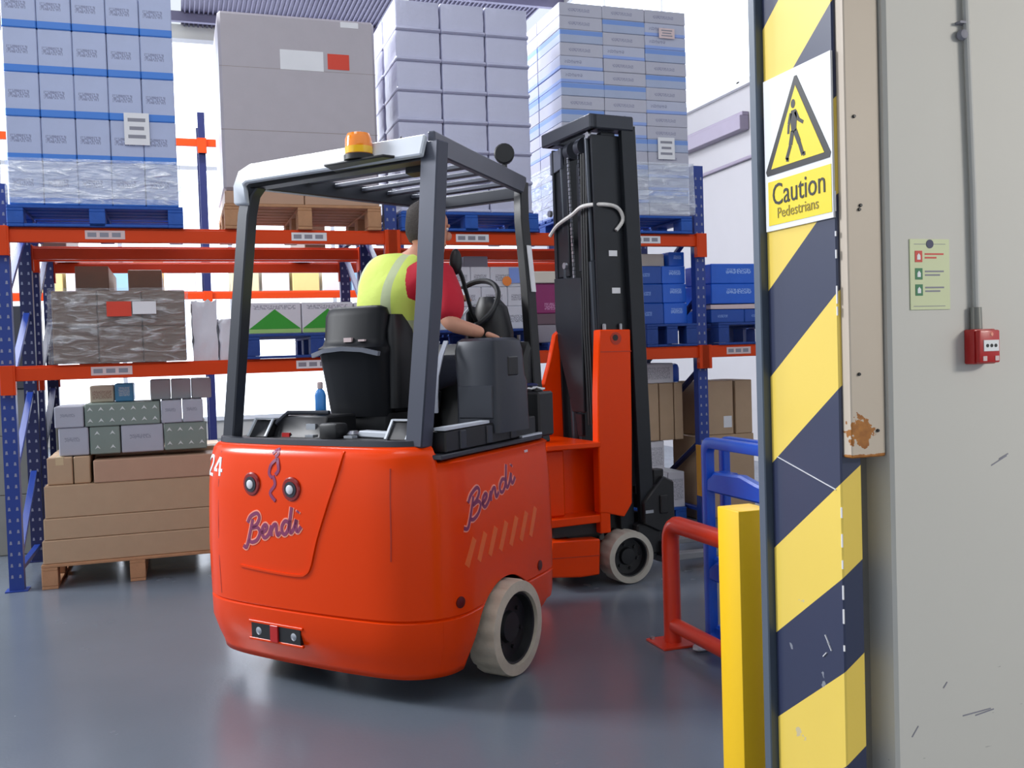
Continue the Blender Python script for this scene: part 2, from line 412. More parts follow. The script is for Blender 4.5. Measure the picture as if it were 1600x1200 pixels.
# caution sign on the column
def on_col(a, bb, d=0.0): return (1.543-.004-d, 2.321-a*.29, 1.79+bb*.407)
sg = empty('caution_sign', on_col(.5, 0), 0, 'white and yellow pedestrian warning sign reading Caution on the striped column', 'sign')
def colpart(name, polys, m, d0, d1):
    mb = MB(lambda v: tuple(Vector(on_col(v[0], v[1], v[2]))-Vector(on_col(.5, 0))))
    for p in polys: mb.prism(p, d0, d1, 'z')
    return mb.build(name, m, sg, ang=20)
colpart('panel', [[(0, 0), (1, 0), (1, 1), (0, 1)]], M_WHITE, -.004, 0.002)
colpart('warning_triangle', [[(.04, .365), (.97, .365), (.985, .395), (.525, .945), (.49, .945), (.02, .395)]], M_BLACK, 0.002, .003)
M_SIGY = mat('sign_yellow', '#f6dc25', 0.4, var=0.02)
colpart('triangle_field', [[(.11, .405), (.90, .405), (.507, .885)]], M_SIGY, .003, .0036)
colpart('caption_field', [[(.05, .035), (.985, .035), (.985, .325), (.05, .325)]], M_SIGY, .002, .003)
def stroke(p, q, w):
    (x0, y0), (x1, y1) = p, q; dx, dy = (x1-x0)*.29, (y1-y0)*.407; l = math.hypot(dx, dy); nx, ny = -dy/l*w/2/.29, dx/l*w/2/.407
    return [(x0+nx, y0+ny), (x1+nx, y1+ny), (x1-nx, y1-ny), (x0-nx, y0-ny)]
cx, cy = .47, .775
pict = [[(cx+.032*math.cos(a), cy+.029*math.sin(a)) for a in [i*math.pi/6 for i in range(12)]],
        [(.44, .735), (.51, .735), (.525, .69), (.51, .60), (.44, .60), (.425, .68)]]
for p, q, w in (((.505, .72), (.545, .665), .011), ((.545, .665), (.615, .635), .009), ((.435, .72), (.40, .655), .011), ((.40, .655), (.39, .595), .009),
                ((.49, .605), (.55, .52), .016), ((.55, .52), (.60, .435), .013), ((.60, .437), (.635, .44), .010), ((.455, .605), (.42, .52), .016), ((.42, .52), (.355, .435), .013), ((.35, .437), (.39, .43), .010)):
    pict.append(stroke(p, q, w))
colpart('walking_figure', pict, M_BLACK, .0036, .0042)
rot = Matrix(((0, 0, -1), (-1, 0, 0), (0, 1, 0))).to_4x4()
for txt, size, a, bb, m, sq in (('Caution', .082, .515, .225, M_BLACK, .88), ('Pedestrians', .040, .50, .105, mat('olive_print', '#8f7d14', .5), .98)):
    o = link('lettering', text_mesh(txt, size, .0006, sq), sg); o.data.materials.append(m)
    o.matrix_local = Matrix.Translation(Vector(on_col(a, bb, .0036))-Vector(on_col(.5, 0))) @ rot

# things on the near wall
nb = empty('fire_notice', (1.779, 1.98, 1.557), 0, 'pale green fire action notice with one red and two green symbols on the wall', 'sign')
MB().span((-.061, -.003, 0), (.061, 0, .175)).build('panel', mat('pale_green_card', '#d3dbb0', 0.5, var=.05), nb, .0005)
MB().lathe([(.011, 0), (.011, .0012)], (.0, -.003, .163), (0, -1, 0), 18).build('round_emblem', mat('navy_print', '#242a55', .5), nb)
MB().span((-.048, -.0036, .162), (-.012, -.003, .1632)).span((.012, -.0036, .162), (.048, -.0036+.0006, .1632)).build('rule', M_GREYP, nb)
for z, m, n in ((.118, mat('notice_red', '#d03a30', .5), 'red_symbol'), (.075, mat('notice_green', '#2b7a4e', .5), 'green_symbol'), (.035, mat('notice_green', '#2b7a4e', .5), 'green_symbol')):
    MB().span((-.046, -.004, z), (-.024, -.003, z+.028)).build(n, m, nb)
    MB().prism([(-.040, z+.006), (-.030, z+.006), (-.030, z+.016), (-.035, z+.022), (-.040, z+.016)], -.0046, -.004, 'y').build('pictogram', M_WHITE, nb)
    MB().span((-.016, -.0036, z+.018), (.042, -.003, z+.022)).span((-.016, -.0036, z+.009), (.03 if z < .1 else .02, -.003, z+.013)).build('print_line', m if z > .1 else M_GREYP, nb)
MB().span((-.052, -.0036, .008), (.045, -.003, .0095)).build('rule', M_GREYP, nb)

cp = empty('fire_alarm_call_point', (1.923, 1.98, 1.417), 0, 'red square fire alarm call point below the grey conduit on the wall', 'alarm')
MB().span((-.040, -.034, 0), (.030, 0, .088)).build('back_box', M_RED, cp, .004, 2)
MB().span((-.038, -.050, .003), (.027, -.034, .085)).build('front_cover', M_RED, cp, .004, 2)
MB().span((-.026, -.0518, .032), (.022, -.050, .060)).build('break_panel', M_WHITE, cp, .0005)
d_ = MB()
for x in (-.015, -.002, .011): d_.lathe([(.0045, 0), (.0045, .0008)], (x, -.0518, .046), (0, -1, 0), 10)
d_.build('print_dot', M_BLACK, cp)
MB().lathe([(.006, 0), (.004, .002)], (.0, -.050, .074), (0, -1, 0), 12).build('indicator', M_PINK, cp)
for x in (-.028, .010): MB().span((x, -.0513, .008), (x+.012, -.050, .020)).build('arrow_print', M_PAPERP, cp)
cd_ = empty('wall_conduit', (1.905, 1.98, 1.505), 0, 'grey vertical cable conduit running down the wall to the red call point', 'conduit')
M_COND = mat('painted_conduit', '#bdbdbb', 0.5, var=.04)
MB().tube([(-.012, -.012, 2.0), (-.010, -.012, .8), (.004, -.012, .35), (.008, -.012, .05)], .0085, 10).build('pipe', M_COND, cd_)
MB().tube([(.008, -.012, .055), (.008, -.014, 0)], .0125, 12).tube([(-.004, -.012, .055), (-.004, -.012, .0)], .006, 8).build('gland', mat('zinc_fitting', '#7d7d78', .4, metal=.6), cd_)
MB().lathe([(.010, 0), (.014, .008), (.011, .018), (.005, .02)], (-.022, -.002, .735), (0, -1, 0), 14).box((-.018, -.008, .765), (.03, .02, .006)).build('pipe_clip', M_GREYP, cd_)

# yellow post and red hoop barrier by the opening
po = empty('yellow_post', (1.58, 2.535, 0), 0, 'plain yellow square steel post standing behind the striped column', 'post')
MB().span((-.057, -.06, .012), (.057, .06, 1.0)).build('post_body', M_YELLOW, po, .004, 2)
MB().span((-.11, -.11, 0), (.11, .11, .012)).build('base_plate', M_YELLOW, po, .002)
ba = empty('hoop_barrier', (2.295, 4.37, 0), 0, 'red tubular hoop barrier bolted to the floor beside the yellow post', 'barrier')
arc = [(0, 0, z) for z in (.01, .2, .4, .50)]+[(0, -.09+.09*math.cos(a), .52+.09*math.sin(a)) for a in [i*math.pi/10 for i in range(1, 6)]]
arc += [(0, -.5, .61), (0, -1.2, .61)]+[(0, -1.2-.09*math.sin(a), .52+.09*math.cos(a)) for a in [i*math.pi/10 for i in range(1, 6)]]+[(0, -1.29, .3), (0, -1.29, .01)]
MB().tube(arc, .044, 16).build('hoop', M_BARRED, ba)
MB().tube([(0, -.03, .10), (0, -1.27, .10)], .037, 14).build('bottom_rail', M_BARRED, ba)
for y in (0, -1.29):
    MB().span((-.10, y-.10, 0), (.10, y+.10, .012)).build('foot_plate', M_BARRED, ba, .002)
    for dx in (-.075, .075):
        MB().lathe([(.012, 0), (.012, .012)], (dx, y+.075, .012), (0, 0, 1), 6).build('bolt', M_STEEL, ba)

# ------------------------------------------------------------------ pallet racking
H1, H2 = 1.497, 2.414
YF, YR = 7.23, 8.27
def post_mesh(h, m):
    mb = MB()
    w, d, t = .09, .075, .012
    mb.span((-w/2, -d/2, 0), (w/2, -d/2+t, h)).span((-w/2, -d/2+t, 0), (-w/2+t, d/2, h)).span((w/2-t, -d/2+t, 0), (w/2, d/2, h))
    return mb.mesh('post', m)
def hole_mesh(h, m):
    mb = MB(); z = .1
    while z < h-.03:
        for x in (-.024, .024):
            mb.prism([(x-.008, z-.010), (x+.008, z-.010), (x+.005, z+.012), (x-.005, z+.012)], -.0390, -.0374, 'y')
        z += .075
    return mb.mesh('slot_row', m)
M_SLOT = mat('slot_bright_edge', '#8a8fa8', 0.5)
def frame(X, Y0, Y1, top, label, m=None, flip=False, holes=True, group=None):
    m = m or M_BLUE
    f = empty('rack_upright_frame', (X, Y0, 0), 0, label, 'rack upright', group)
    d = Y1-Y0
    for y in (0, d):
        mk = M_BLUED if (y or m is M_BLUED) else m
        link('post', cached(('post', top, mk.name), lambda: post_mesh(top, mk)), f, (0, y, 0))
        MB().span((-.07, y-.06, 0), (.07, y+.06, .008)).build('foot_plate', mk, f)
        if holes: tag(link('slot_row', cached(('hole', top), lambda: hole_mesh(top, M_SLOT)), f, (0, y, 0)), kind='stuff')
    zs = [.15, .75, 1.35, 1.95, 2.55] if top > 2.5 else [.15, .75, 1.35]
    zs = [z for z in zs if z < top-.05]
    for i, (a, bb) in enumerate(zip(zs, zs[1:])):
        lo, hi = ((.04, d-.04) if flip else (d-.04, .04))
        if i % 2 == 1 and not flip: lo, hi = hi, lo
        if not flip: lo, hi = .04, d-.04
        else: lo, hi = d-.04, .04
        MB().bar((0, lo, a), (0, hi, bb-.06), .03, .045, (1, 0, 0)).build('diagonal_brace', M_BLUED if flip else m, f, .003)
    for z in (zs[0]-.03, zs[-1]):
        MB().bar((0, .03, z), (0, d-.03, z), .03, .045, (1, 0, 0)).build('horizontal_brace', m, f, .003)
    return f
FX = (-1.075, 1.53, 4.12, 6.70)
frame(FX[0], YF, YR, 2.70, 'blue slotted upright frame at the left end of the front rack', flip=False)
frame(FX[1], YF, YR, 2.62, 'blue slotted upright frame behind the forklift driver in the front rack')
frame(FX[2], YF, YR, 2.98, 'tall blue upright frame at the right of the front rack by the grey column', flip=True)
frame(FX[3], YF, YR, 1.70, 'short blue upright frame at the far right end of the front rack', flip=True)
guard_ = tag(MB().prism([(-.055, -.02), (.055, -.02), (.055, .07), (.043, .07), (.043, -.008), (-.043, -.008), (-.043, .07), (-.055, .07)], .0, .42, 'z').build('upright_guard', mat('ochre_guard', '#d9982a', .5), None, 0, 1, (4.075, YF-.135, .26)), 'ochre yellow guard clipped to the foot of the right rack upright', 'guard')
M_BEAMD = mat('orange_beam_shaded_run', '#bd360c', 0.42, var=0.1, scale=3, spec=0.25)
def beam(x0, x1, y, h, label, stickers=(), m=None, group=None):
    b_ = empty('rack_beam', ((x0+x1)/2, y, h-.1), 0, label, 'rack beam', group)
    l = x1-x0-.096; m = m or M_BEAM
    def bm_():
        mb = MB().prism([(-.025, 0), (.025, 0), (.025, .1), (-.008, .1), (-.008, .086), (-.025, .086)][::-1], -l/2, l/2, 'x')
        return mb.mesh('beam_body', m, .003)
    link('beam_body', cached(('beam', round(l, 3), m.name), bm_), b_)
    for sx in (-1, 1):
        link('end_connector', cached(('conn', sx, m.name), lambda: MB().span((-.04, -.008, -.09), (.04, 0, .105)).span((-sx*.045-.006, -.008, -.09), (-sx*.045+.006, .045, .105)).mesh('end_connector', m, .002)), b_, (sx*(l/2+.042), -.042, 0))
    for xa, xb, mm in stickers:
        MB().span((xa-(x0+x1)/2, -.0275, .022), (xb-(x0+x1)/2, -.025, .080)).build('location_label', mm, b_)
        g = MB()
        for k in range(3):
            w = (xb-xa)/3.6
            g.span((xa-(x0+x1)/2+.015+k*w*1.1, -.0285, .036), (xa-(x0+x1)/2+.015+k*w*1.1+w*.8, -.0275, .066))
        g.build('label_print', M_GREYP, b_)
    return b_
yb = YF-.045
bn = ['left bay', 'middle bay', 'right bay']
for i in range(2):
    st = [[(-.56, -.31, M_PAPERP), (.80, 1.05, M_PAPER)], [(2.02, 2.28, M_PAPER), (3.50, 3.74, M_PAPER)]][i]
    beam(FX[i], FX[i+1], yb, H2, 'upper front orange beam of the %s carrying the tall stacks' % bn[i], st)
for i in range(3):
    st = [[(-.56, -.30, M_PAPERP), (.80, 1.05, M_PAPER)], [(2.1, 2.3, M_PAPER)], [(4.33, 4.56, M_PAPERP), (4.75, 4.95, M_PAPER)]][i]
    beam(FX[i], FX[i+1], yb, H1, 'lower front orange beam of the %s at driver seat height' % bn[i], st)
for i in range(2):
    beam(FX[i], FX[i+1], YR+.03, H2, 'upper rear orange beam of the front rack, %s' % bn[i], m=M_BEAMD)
for i in range(3):
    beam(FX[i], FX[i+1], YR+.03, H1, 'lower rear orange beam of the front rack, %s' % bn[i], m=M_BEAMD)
# the rack standing back to back behind it
YB0, YB1 = 8.52, 9.5
for i in range(4):
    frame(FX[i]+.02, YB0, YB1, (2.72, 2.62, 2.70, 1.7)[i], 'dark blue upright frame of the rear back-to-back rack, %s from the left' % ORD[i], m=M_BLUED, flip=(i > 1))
for i in range(2):
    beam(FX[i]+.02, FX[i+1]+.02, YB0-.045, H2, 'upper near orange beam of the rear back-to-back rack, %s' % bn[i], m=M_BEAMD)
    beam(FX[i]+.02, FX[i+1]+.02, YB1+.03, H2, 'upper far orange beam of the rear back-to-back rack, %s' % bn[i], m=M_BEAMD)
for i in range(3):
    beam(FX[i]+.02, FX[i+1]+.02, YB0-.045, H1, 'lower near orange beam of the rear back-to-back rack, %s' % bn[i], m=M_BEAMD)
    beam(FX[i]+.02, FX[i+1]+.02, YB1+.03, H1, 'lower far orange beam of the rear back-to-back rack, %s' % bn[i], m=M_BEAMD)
# a far rack across the next aisle
for i, X in enumerate((-2.2, .40, 3.0, 5.6)):
    frame(X, 13.5, 14.4, 4.75, 'blue grey upright frame of the far rack, %s from the left' % ORD[i], m=M_BLUED, holes=False)
for i in range(3):
    for h, w in ((H2, 'middle'), (4.40, 'top')):
        beam((-2.2, .40, 3.0)[i], (.40, 3.0, 5.6)[i], 13.45, h, '%s orange beam of the far rack across the next aisle, %s bay' % (w, ('left', 'middle', 'right')[i]))

# ------------------------------------------------------------------ pallets
M_PALD = mat('blue_pallet_paint_shaded', '#1a3f8a', 0.65, var=0.2, scale=14, bump=0.2)  # pallet blue darkened: shade of the lower level put into the colour
def pallet(x0, x1, y0, y1, z0, m, label, h=.142, nb=7):
    p = empty('pallet', ((x0+x1)/2, (y0+y1)/2, z0), 0, label, 'pallet')
    W, D = x1-x0, y1-y0; key = (round(W, 3), round(D, 3), round(h, 3), m.name, nb)
    t = .02
    for i in range(nb):
        bw = D/nb*.78; y = -D/2+bw/2+i*(D-bw)/(nb-1)
        link('board', cached(('bd',)+key, lambda: MB().box((0, 0, 0), (W, bw, t)).mesh('board', m, .003)), p, (0, y, h-t/2))
    for x in (-1, 0, 1):
        link('stringer', cached(('str',)+key, lambda: MB().box((0, 0, 0), (.10, D, t)).mesh('stringer', m, .003)), p, (x*(W/2-.05), 0, h-1.5*t-.0005))
        link('bottom_board', cached(('bb',)+key, lambda: MB().box((0, 0, 0), (.10, D, t)).mesh('bottom_board', m, .003)), p, (x*(W/2-.05), 0, t/2))
        for y in (-1, 0, 1):
            link('block', cached(('bk',)+key, lambda: MB().box((0, 0, 0), (.10, .14, h-3*t-.002)).mesh('block', m, .003)), p, (x*(W/2-.05), y*(D/2-.07), (h-t)/2))
    if m in (M_PALB, M_PALD):
        for y in (-D/2+.01, ):
            MB().span((-W/2+.1, y-.01, t*0+.001), (W/2-.1, y+.07, t)).build('bottom_board', m, p, .003)
    return p
YP = 7.13
pallet(-1.025, .07, YP, YP+1.0, H2, M_PALB, 'blue wooden pallet under the blue-banded white cartons at the left end')
pallet(.345, 1.45, YP, YP+1.0, H2, M_PALW, 'bare wooden pallet under the single tall grey-brown carton', .175)
pallet(1.60, 2.68, YP, YP+1.0, H2, M_PALB, 'blue wooden pallet under the white shrink-wrapped trays')
pallet(2.90, 4.02, YP, YP+1.0, H2, M_PALB, 'blue wooden pallet under the flat white cartons beside the tall blue upright')
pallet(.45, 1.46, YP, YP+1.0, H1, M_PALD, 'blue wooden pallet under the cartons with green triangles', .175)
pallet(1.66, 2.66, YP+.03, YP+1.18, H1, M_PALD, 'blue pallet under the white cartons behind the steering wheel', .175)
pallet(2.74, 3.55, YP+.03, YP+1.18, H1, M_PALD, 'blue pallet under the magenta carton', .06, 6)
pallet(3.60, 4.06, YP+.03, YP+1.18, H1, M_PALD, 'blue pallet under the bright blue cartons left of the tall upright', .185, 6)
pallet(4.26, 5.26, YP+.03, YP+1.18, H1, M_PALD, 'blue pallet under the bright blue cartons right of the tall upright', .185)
pallet(-.92, .28, 7.16, 8.16, 0, M_PALW, 'wooden pallet on the floor under the long brown cartons', .165)
pallet(3.66, 4.06, 7.42, 7.84, 0, M_PALB, 'blue pallet on the floor under the printed white cartons', .125)

# ------------------------------------------------------------------ cartons
def carton(name, x0, x1, y0, y1, z0, z1, m, label, group=None, tape=None, cat='carton', bev=.006, rz=0.0):
    W, D, H = x1-x0-.003, y1-y0-.003, z1-z0-.0015; key = (round(W, 3), round(D, 3), round(H, 3), m.name)
    o = link(name, cached(('ct',)+key, lambda: MB().box((0, 0, H/2), (W, D, H)).mesh(name, m, min(bev, H*.1))), None, ((x0+x1)/2, (y0+y1)/2, z0))
    o.rotation_euler = (0, 0, rz)
    tag(o, label, cat, group)
    if tape:
        link('tape', cached(('tp', tape)+key, lambda: MB().span((-.025, -D/2-.0012, H*.72), (.025, -D/2, H)).span((-.025, -D/2-.0012, H), (.025, D/2, H+.001)).mesh('tape', M_TAPE)), o) if tape == 'v' else \
        link('tape', cached(('tp', tape)+key, lambda: MB().span((-W/2, -D/2-.0012, H*.5-.012), (W/2, -D/2, H*.5+.012)).mesh('tape', M_TAPE)), o)
    return o
def rowname(k, n):
    return 'bottom row' if k == 0 else ('top row' if k == n-1 else ORD[k]+' row up')
def colname(i): return ORD[i]+' from left'
rnd = random.Random(11)
def grid(name, x0, x1, nx, y0, dy, z0, dz, nz, mats, fmt, group, cat='carton', jit=.004, back=(), bev=.006, mesh=None):
    w = (x1-x0)/nx
    for k in range(nz):
        for i in range(nx):
            for j in range(2):
                if j and i not in back: continue
                lab = fmt % (rowname(k, nz), colname(i)) if not j else (fmt % (rowname(k, nz), 'rear left'))
                xx = x0+i*w; jx, jy = rnd.uniform(-jit, jit)*.3, rnd.uniform(0, jit)
                yy = y0+jy if not j else y0+dy+.012
                m = mats[(k*nx+i) % len(mats)] if isinstance(mats, list) else mats
                if mesh:
                    o = link(name, mesh, None, (xx+w/2+jx, yy+dy/2, z0+k*dz)); tag(o, lab, cat, group)
                else:
                    carton(name, xx+jx, xx+w+jx, yy, yy+dy, z0+k*dz, z0+(k+1)*dz, m, lab, group, None, cat, bev)
M_BAND = printed_carton('white_carton_blue_band', '#b0bada', '#3f80d8', (0, .17), '#55557a', (.12, .72, .42, .60))
grid('banded_carton', -1.008, .045, 5, 7.14, .5, H2+.142, .289, 5, M_BAND, 'white blue-banded carton on the left blue pallet, %s, %s', 'blue-banded cartons on the left end pallet')
M_BIG = printed_carton('grey_brown_carton', '#b3acb3', None, smooth=.35, var=.05)
M_PACK = mat('white_shrink_pack', '#c4c5dc', 0.35, var=0.06, scale=7, bump=0.35, bscale=14)
def pack():
    mb = MB(); w, d, h = .347, .468, .2225
    prof = [(0, .006), (.010, .018), (.022, .014), (.034, -.012), (.10, -.004), (.17, -.010), (.212, -.004), (h, -.010)]
    rings = []
    for z, e in prof:
        x, y, r = w/2-.003+e*.15, d/2-.006+e, .014; ring = []
        for sx, sy, a0 in ((1, -1, -90), (1, 1, 0), (-1, 1, 90), (-1, -1, 180)):
            for a in (0, 45, 90):
                t = math.radians(a0+a); ring.append(mb.bm.verts.new((sx*(x-r)+r*math.cos(t), sy*(y-r)+r*math.sin(t), z)))
        rings.append(ring)
    for r0, r1 in zip(rings, rings[1:]):
        for j in range(12): mb.face([r0[j], r0[(j+1) % 12], r1[(j+1) % 12], r1[j]])
    mb.face(rings[0][::-1]); mb.face(rings[-1])
    return mb.mesh('shrink_pack', M_PACK, ang=50)
grid('shrink_pack', 1.605, 2.655, 3, 7.145, .5, H2+.142, .2235, 7, M_PACK, 'white shrink-wrapped pack behind the truck roof, %s, %s', 'white shrink packs in the ridged stack', 'pack', .001, (0,), mesh=pack())
M_FLAT = [printed_carton('white_flat_carton', '#b6bace', '#8ea6e0', (0, .25), '#6a6a90', (.1, .5, .45, .7)),
          printed_carton('grey_flat_carton', '#b6b6c4', None, (0, 0), '#6a6a90', (.2, .7, .35, .6)),
          printed_carton('bluish_flat_carton', '#a6b1cc', '#7496d6', (.6, .95))]
grid('flat_carton', 2.905, 4.01, 3, 7.14, .5, H2+.142, .103, 16, [M_FLAT[i] for i in (0, 1, 1, 1, 0, 2, 2, 1, 0, 1, 2)], 'flat pale carton in the stack behind the mast, %s, %s', 'flat cartons in the stack behind the mast', jit=.008, back=(0,), bev=.004)

big = carton('tall_carton', .345, 1.447, 7.14, 8.10, H2+.175+.095, 3.93, M_BIG, 'single tall grey-brown carton with a red sticker on the bare wooden pallet', bev=.02)
oz = -(H2+.27); ox = -(.345+1.447)/2; oy = 7.14-(7.14+8.10)/2
def on_box(o, name, xa, xb, za, zb, m, ctr_x, z0, half_d, d=.002):
    return MB().span((xa-ctr_x, -half_d-d, za-z0), (xb-ctr_x, -half_d, zb-z0)).build(name, m, o)
on_box(big, 'white_sticker', .765, 1.07, 3.545, 3.685, M_PAPER, -ox, -oz, .4785)
on_box(big, 'red_sticker', 1.10, 1.255, 3.565, 3.675, M_STICKR, -ox, -oz, .4785, .003)
on_box(big, 'small_sticker', 1.20, 1.33, 3.87, 3.91, M_PAPER, -ox, -oz, .4785)
MB().span((-.55, -.4788, .42), (.55, -.4785, .424)).span((-.55, -.4788, .86), (.55, -.4785, .863)).build('board_seam', mat('board_seam_shadow', '#8f847e', .6), big)
for i, (xa, xb) in enumerate(((.35, .90), (.902, 1.445))):
    carton('flat_tray', xa, xb, 7.15, 8.10, H2+.175, H2+.175+.094, M_CARDL, 'flat brown cardboard tray beneath the tall grey-brown carton, %s of two' % ('left', 'right')[i])
def sticker_thing(name, xa, xb, za, zb, m, label, prints=3):
    o = MB().box((0, 0, 0), (xb-xa, .002, zb-za)).build(name, m, None, loc=((xa+xb)/2, 7.128, (za+zb)/2)); tag(o, label, 'label')
    g = MB(); h = zb-za
    for k in range(prints): g.box((0, -.0015, h*(.28-.26*k)), ((xb-xa)*(.7-.12*(k % 2)), .001, h*.11))
    g.build('label_print', M_GREYP, o); return o
sticker_thing('pallet_label', -.285, -.125, 2.97, 3.185, M_PAPER, 'white printed sheet stuck on the blue-banded cartons')
sticker_thing('pallet_label', 3.725, 3.875, 3.01, 3.185, M_PAPER, 'white printed sheet stuck halfway up the flat cartons behind the mast')
sticker_thing('pallet_label', 3.76, 3.90, 3.98, 4.06, M_PAPERP, 'small pinkish label near the top of the flat carton stack')

# stretch film round loads
def film(name, x0, x1, y0, y1, z0, z1, m, label, flare=0.0):
    mb = MB(); n = 5; rings = []
    for k in range(n+1):
        z = z0+(z1-z0)*k/n; ring = []; e = flare*(1-k/n)
        P = []
        for a, bb in (((x0, y0), (x1, y0)), ((x1, y0), (x1, y1)), ((x1, y1), (x0, y1)), ((x0, y1), (x0, y0))):
            for t in range(6): P.append((a[0]+(bb[0]-a[0])*t/6, a[1]+(bb[1]-a[1])*t/6))
        cxm, cym = (x0+x1)/2, (y0+y1)/2
        for (x, y) in P:
            j = rnd.uniform(0, .006)
            sx = 1 if x > cxm else -1; sy = 1 if y > cym else -1
            edge_x = abs(abs(x-cxm)-(x1-x0)/2) < .001; edge_y = abs(abs(y-cym)-(y1-y0)/2) < .001
            ring.append(mb.bm.verts.new((x+(sx*(j+e) if edge_x else 0), y+(sy*(j+e) if edge_y else 0), z)))
        rings.append(ring)
    for r0, r1 in zip(rings, rings[1:]):
        for j in range(24): mb.face([r0[j], r0[(j+1) % 24], r1[(j+1) % 24], r1[j]])
    o = mb.build(name, m, None, ang=80)
    return tag(o, label, 'film')
film('stretch_film', -1.013, .055, 7.120, 7.66, H2+.15, 2.86, M_FILMW, 'cloudy stretch film around the foot of the blue-banded carton stack', .008)
film('stretch_film', 2.885, 4.03, 7.115, 8.18, H2+.15, 2.98, M_FILMW, 'cloudy stretch film around the foot of the flat carton stack behind the mast', .006)
film('stretch_film', -.80, .075, 7.118, 7.75, H1+.004, 2.005, M_FILM, 'clear wrinkled stretch film around the brown cartons with the red sticker', .012)

# ------------------------------------------------------------------ goods on the lower beam level
for k in range(2):
    for i in range(3):
        carton('wrapped_carton', -.785+i*.281, -.785+(i+1)*.281, 7.14, 7.72, H1+.006+k*.243, H1+.006+(k+1)*.243, M_CARDD, 'dull brown carton under clear film on the lower beam, %s, %s' % (('bottom row', 'top row')[k], colname(i)), 'wrapped brown cartons on the lower beam')
w_ = tag(MB().box((0, 0, 0), (.155, .002, .10)).build('red_label', M_STICKR, None, loc=(-.365, 7.095, 1.862)), 'red sticker on the film-wrapped brown cartons', 'label')
w_ = tag(MB().box((0, 0, 0), (.15, .002, .085)).build('white_label', M_PAPER, None, loc=(-.205, 7.094, 1.868)), 'white label beside the red sticker on the wrapped brown cartons', 'label')
M_BAG = mat('white_plastic_wrap', '#dcdbe4', 0.3, var=.08, bump=.6, bscale=7)
for i, (xa, xb, za, zb, lab) in enumerate(((.10, .27, H1, 1.93, 'tall crumpled white plastic bundle right of the wrapped brown cartons'), (.275, .43, H1, 1.80, 'shorter crumpled white plastic bundle beside the cartons with green triangles'))):
    mb = MB().box(((xa+xb)/2, 7.42, (za+zb)/2), (xb-xa-.01, .42, zb-za)); bmesh.ops.subdivide_edges(mb.bm, edges=mb.bm.edges[:], cuts=5, use_grid_fill=True)
    for v in mb.bm.verts:
        if v.co.z > za+.01: v.co += Vector((rnd.uniform(-.008, .008), rnd.uniform(-.014, .014), rnd.uniform(-.03, .0) if v.co.z > zb-.02 else 0))
    tag(mb.build('plastic_bundle', M_BAG, None, ang=70), lab, 'bundle')
M_WG = printed_carton('white_carton_grey_print', '#d5d3dc', None, smudge='#6a6a80', sbox=(.1, .9, .78, .92))
M_GRN = mat('green_print', '#2f9a2c', .5)
carton('plain_white_carton', 1.23, 1.47, 7.15, 7.70, H1+.175, 1.89, M_WG, 'plain white carton at the right end of the green triangle cartons')
for i in range(2):
    xa = .475+i*.375; lab = 'white carton printed with a green triangle, %s on the lower blue pallet' % colname(i)
    o = carton('triangle_carton', xa, xa+.372, 7.15, 7.70, H1+.175, 1.895, M_WG, lab, 'white cartons with green triangles')
    MB().prism([(-.18, .035), (.18, .035), (0, .175)], -.2770, -.2740, 'y').build('green_triangle', M_GRN, o)
    MB().span((-.18, -.2765, .006), (.18, -.2740, .034)).build('green_strip', mat('pale_green_print', '#9cc878', .5), o)
M_WC = printed_carton('white_printed_carton', '#cfd0da', None, smudge='#4a4a60', sbox=(.15, .8, .3, .62))
for k, (z0, z1, xs) in enumerate(((H1+.175, 1.853, (1.80, 2.10, 2.40, 2.655)), (1.853, 2.005, (1.75, 2.0, 2.255, 2.47, 2.655)), (2.005, 2.165, (1.72, 2.04, 2.175, 2.335, 2.60)))):
    for i in range(len(xs)-1):
        o = carton('printed_carton', xs[i], xs[i+1], 7.30+k*.01, 7.75, z0, z1, M_WC, 'white printed carton behind the steering wheel, %s, %s' % (('bottom row', 'middle row', 'top row')[k], colname(i)), 'white cartons behind the steering wheel')
        if k == 2 and i == 3:
            MB().span((.02, -.2225, .03), (.125, -.2200, .15)).build('blue_print', mat('sky_blue_print', '#7f9ae0', .5), o)
            MB().lathe([(.038, 0), (.038, .003)], (-.0, -.2215, .045), (0, -1, 0), 16).build('orange_print', mat('orange_print', '#f08a3c', .5), o)
carton('grey_carton', 2.16, 2.36, 7.45, 7.9, 2.165, 2.26, mat('plain_grey_carton', '#8d8c98', .6), 'small plain grey carton on top of the white printed cartons')
M_MAG = printed_carton('magenta_carton', '#8e1f66', None, smudge='#d9a0c8', sbox=(.3, .7, .12, .35))
carton('grey_tray', 2.70, 2.94, 7.30, 7.75, H1+.06, 1.70, mat('grey_tray_board', '#96909a', .6), 'grey carton at the bottom of the magenta stack beside the mast')
carton('plum_tray', 2.69, 2.95, 7.30, 7.75, 1.70, 1.79, mat('plum_grey_board', '#6c5560', .6), 'thin plum-grey carton beneath the magenta carton')
carton('magenta_carton', 2.70, 2.94, 7.30, 7.75, 1.79, 2.03, M_MAG, 'magenta carton between the truck post and the mast')
carton('pale_tray', 2.66, 2.96, 7.28, 7.78, 2.03, 2.125, mat('cream_board', '#ddd6ca', .6), 'cream flat carton on top of the magenta carton')
M_BLC = printed_carton('bright_blue_carton', '#1c62d2', None, smudge='#b9d8ff', sbox=(.3, .8, .5, .75), smooth=.35)
M_BLC2 = printed_carton('deep_and_shaded_blue_carton', '#124aa4', None, smudge='#8fb0e8', sbox=(.2, .5, .4, .6), smooth=.35)
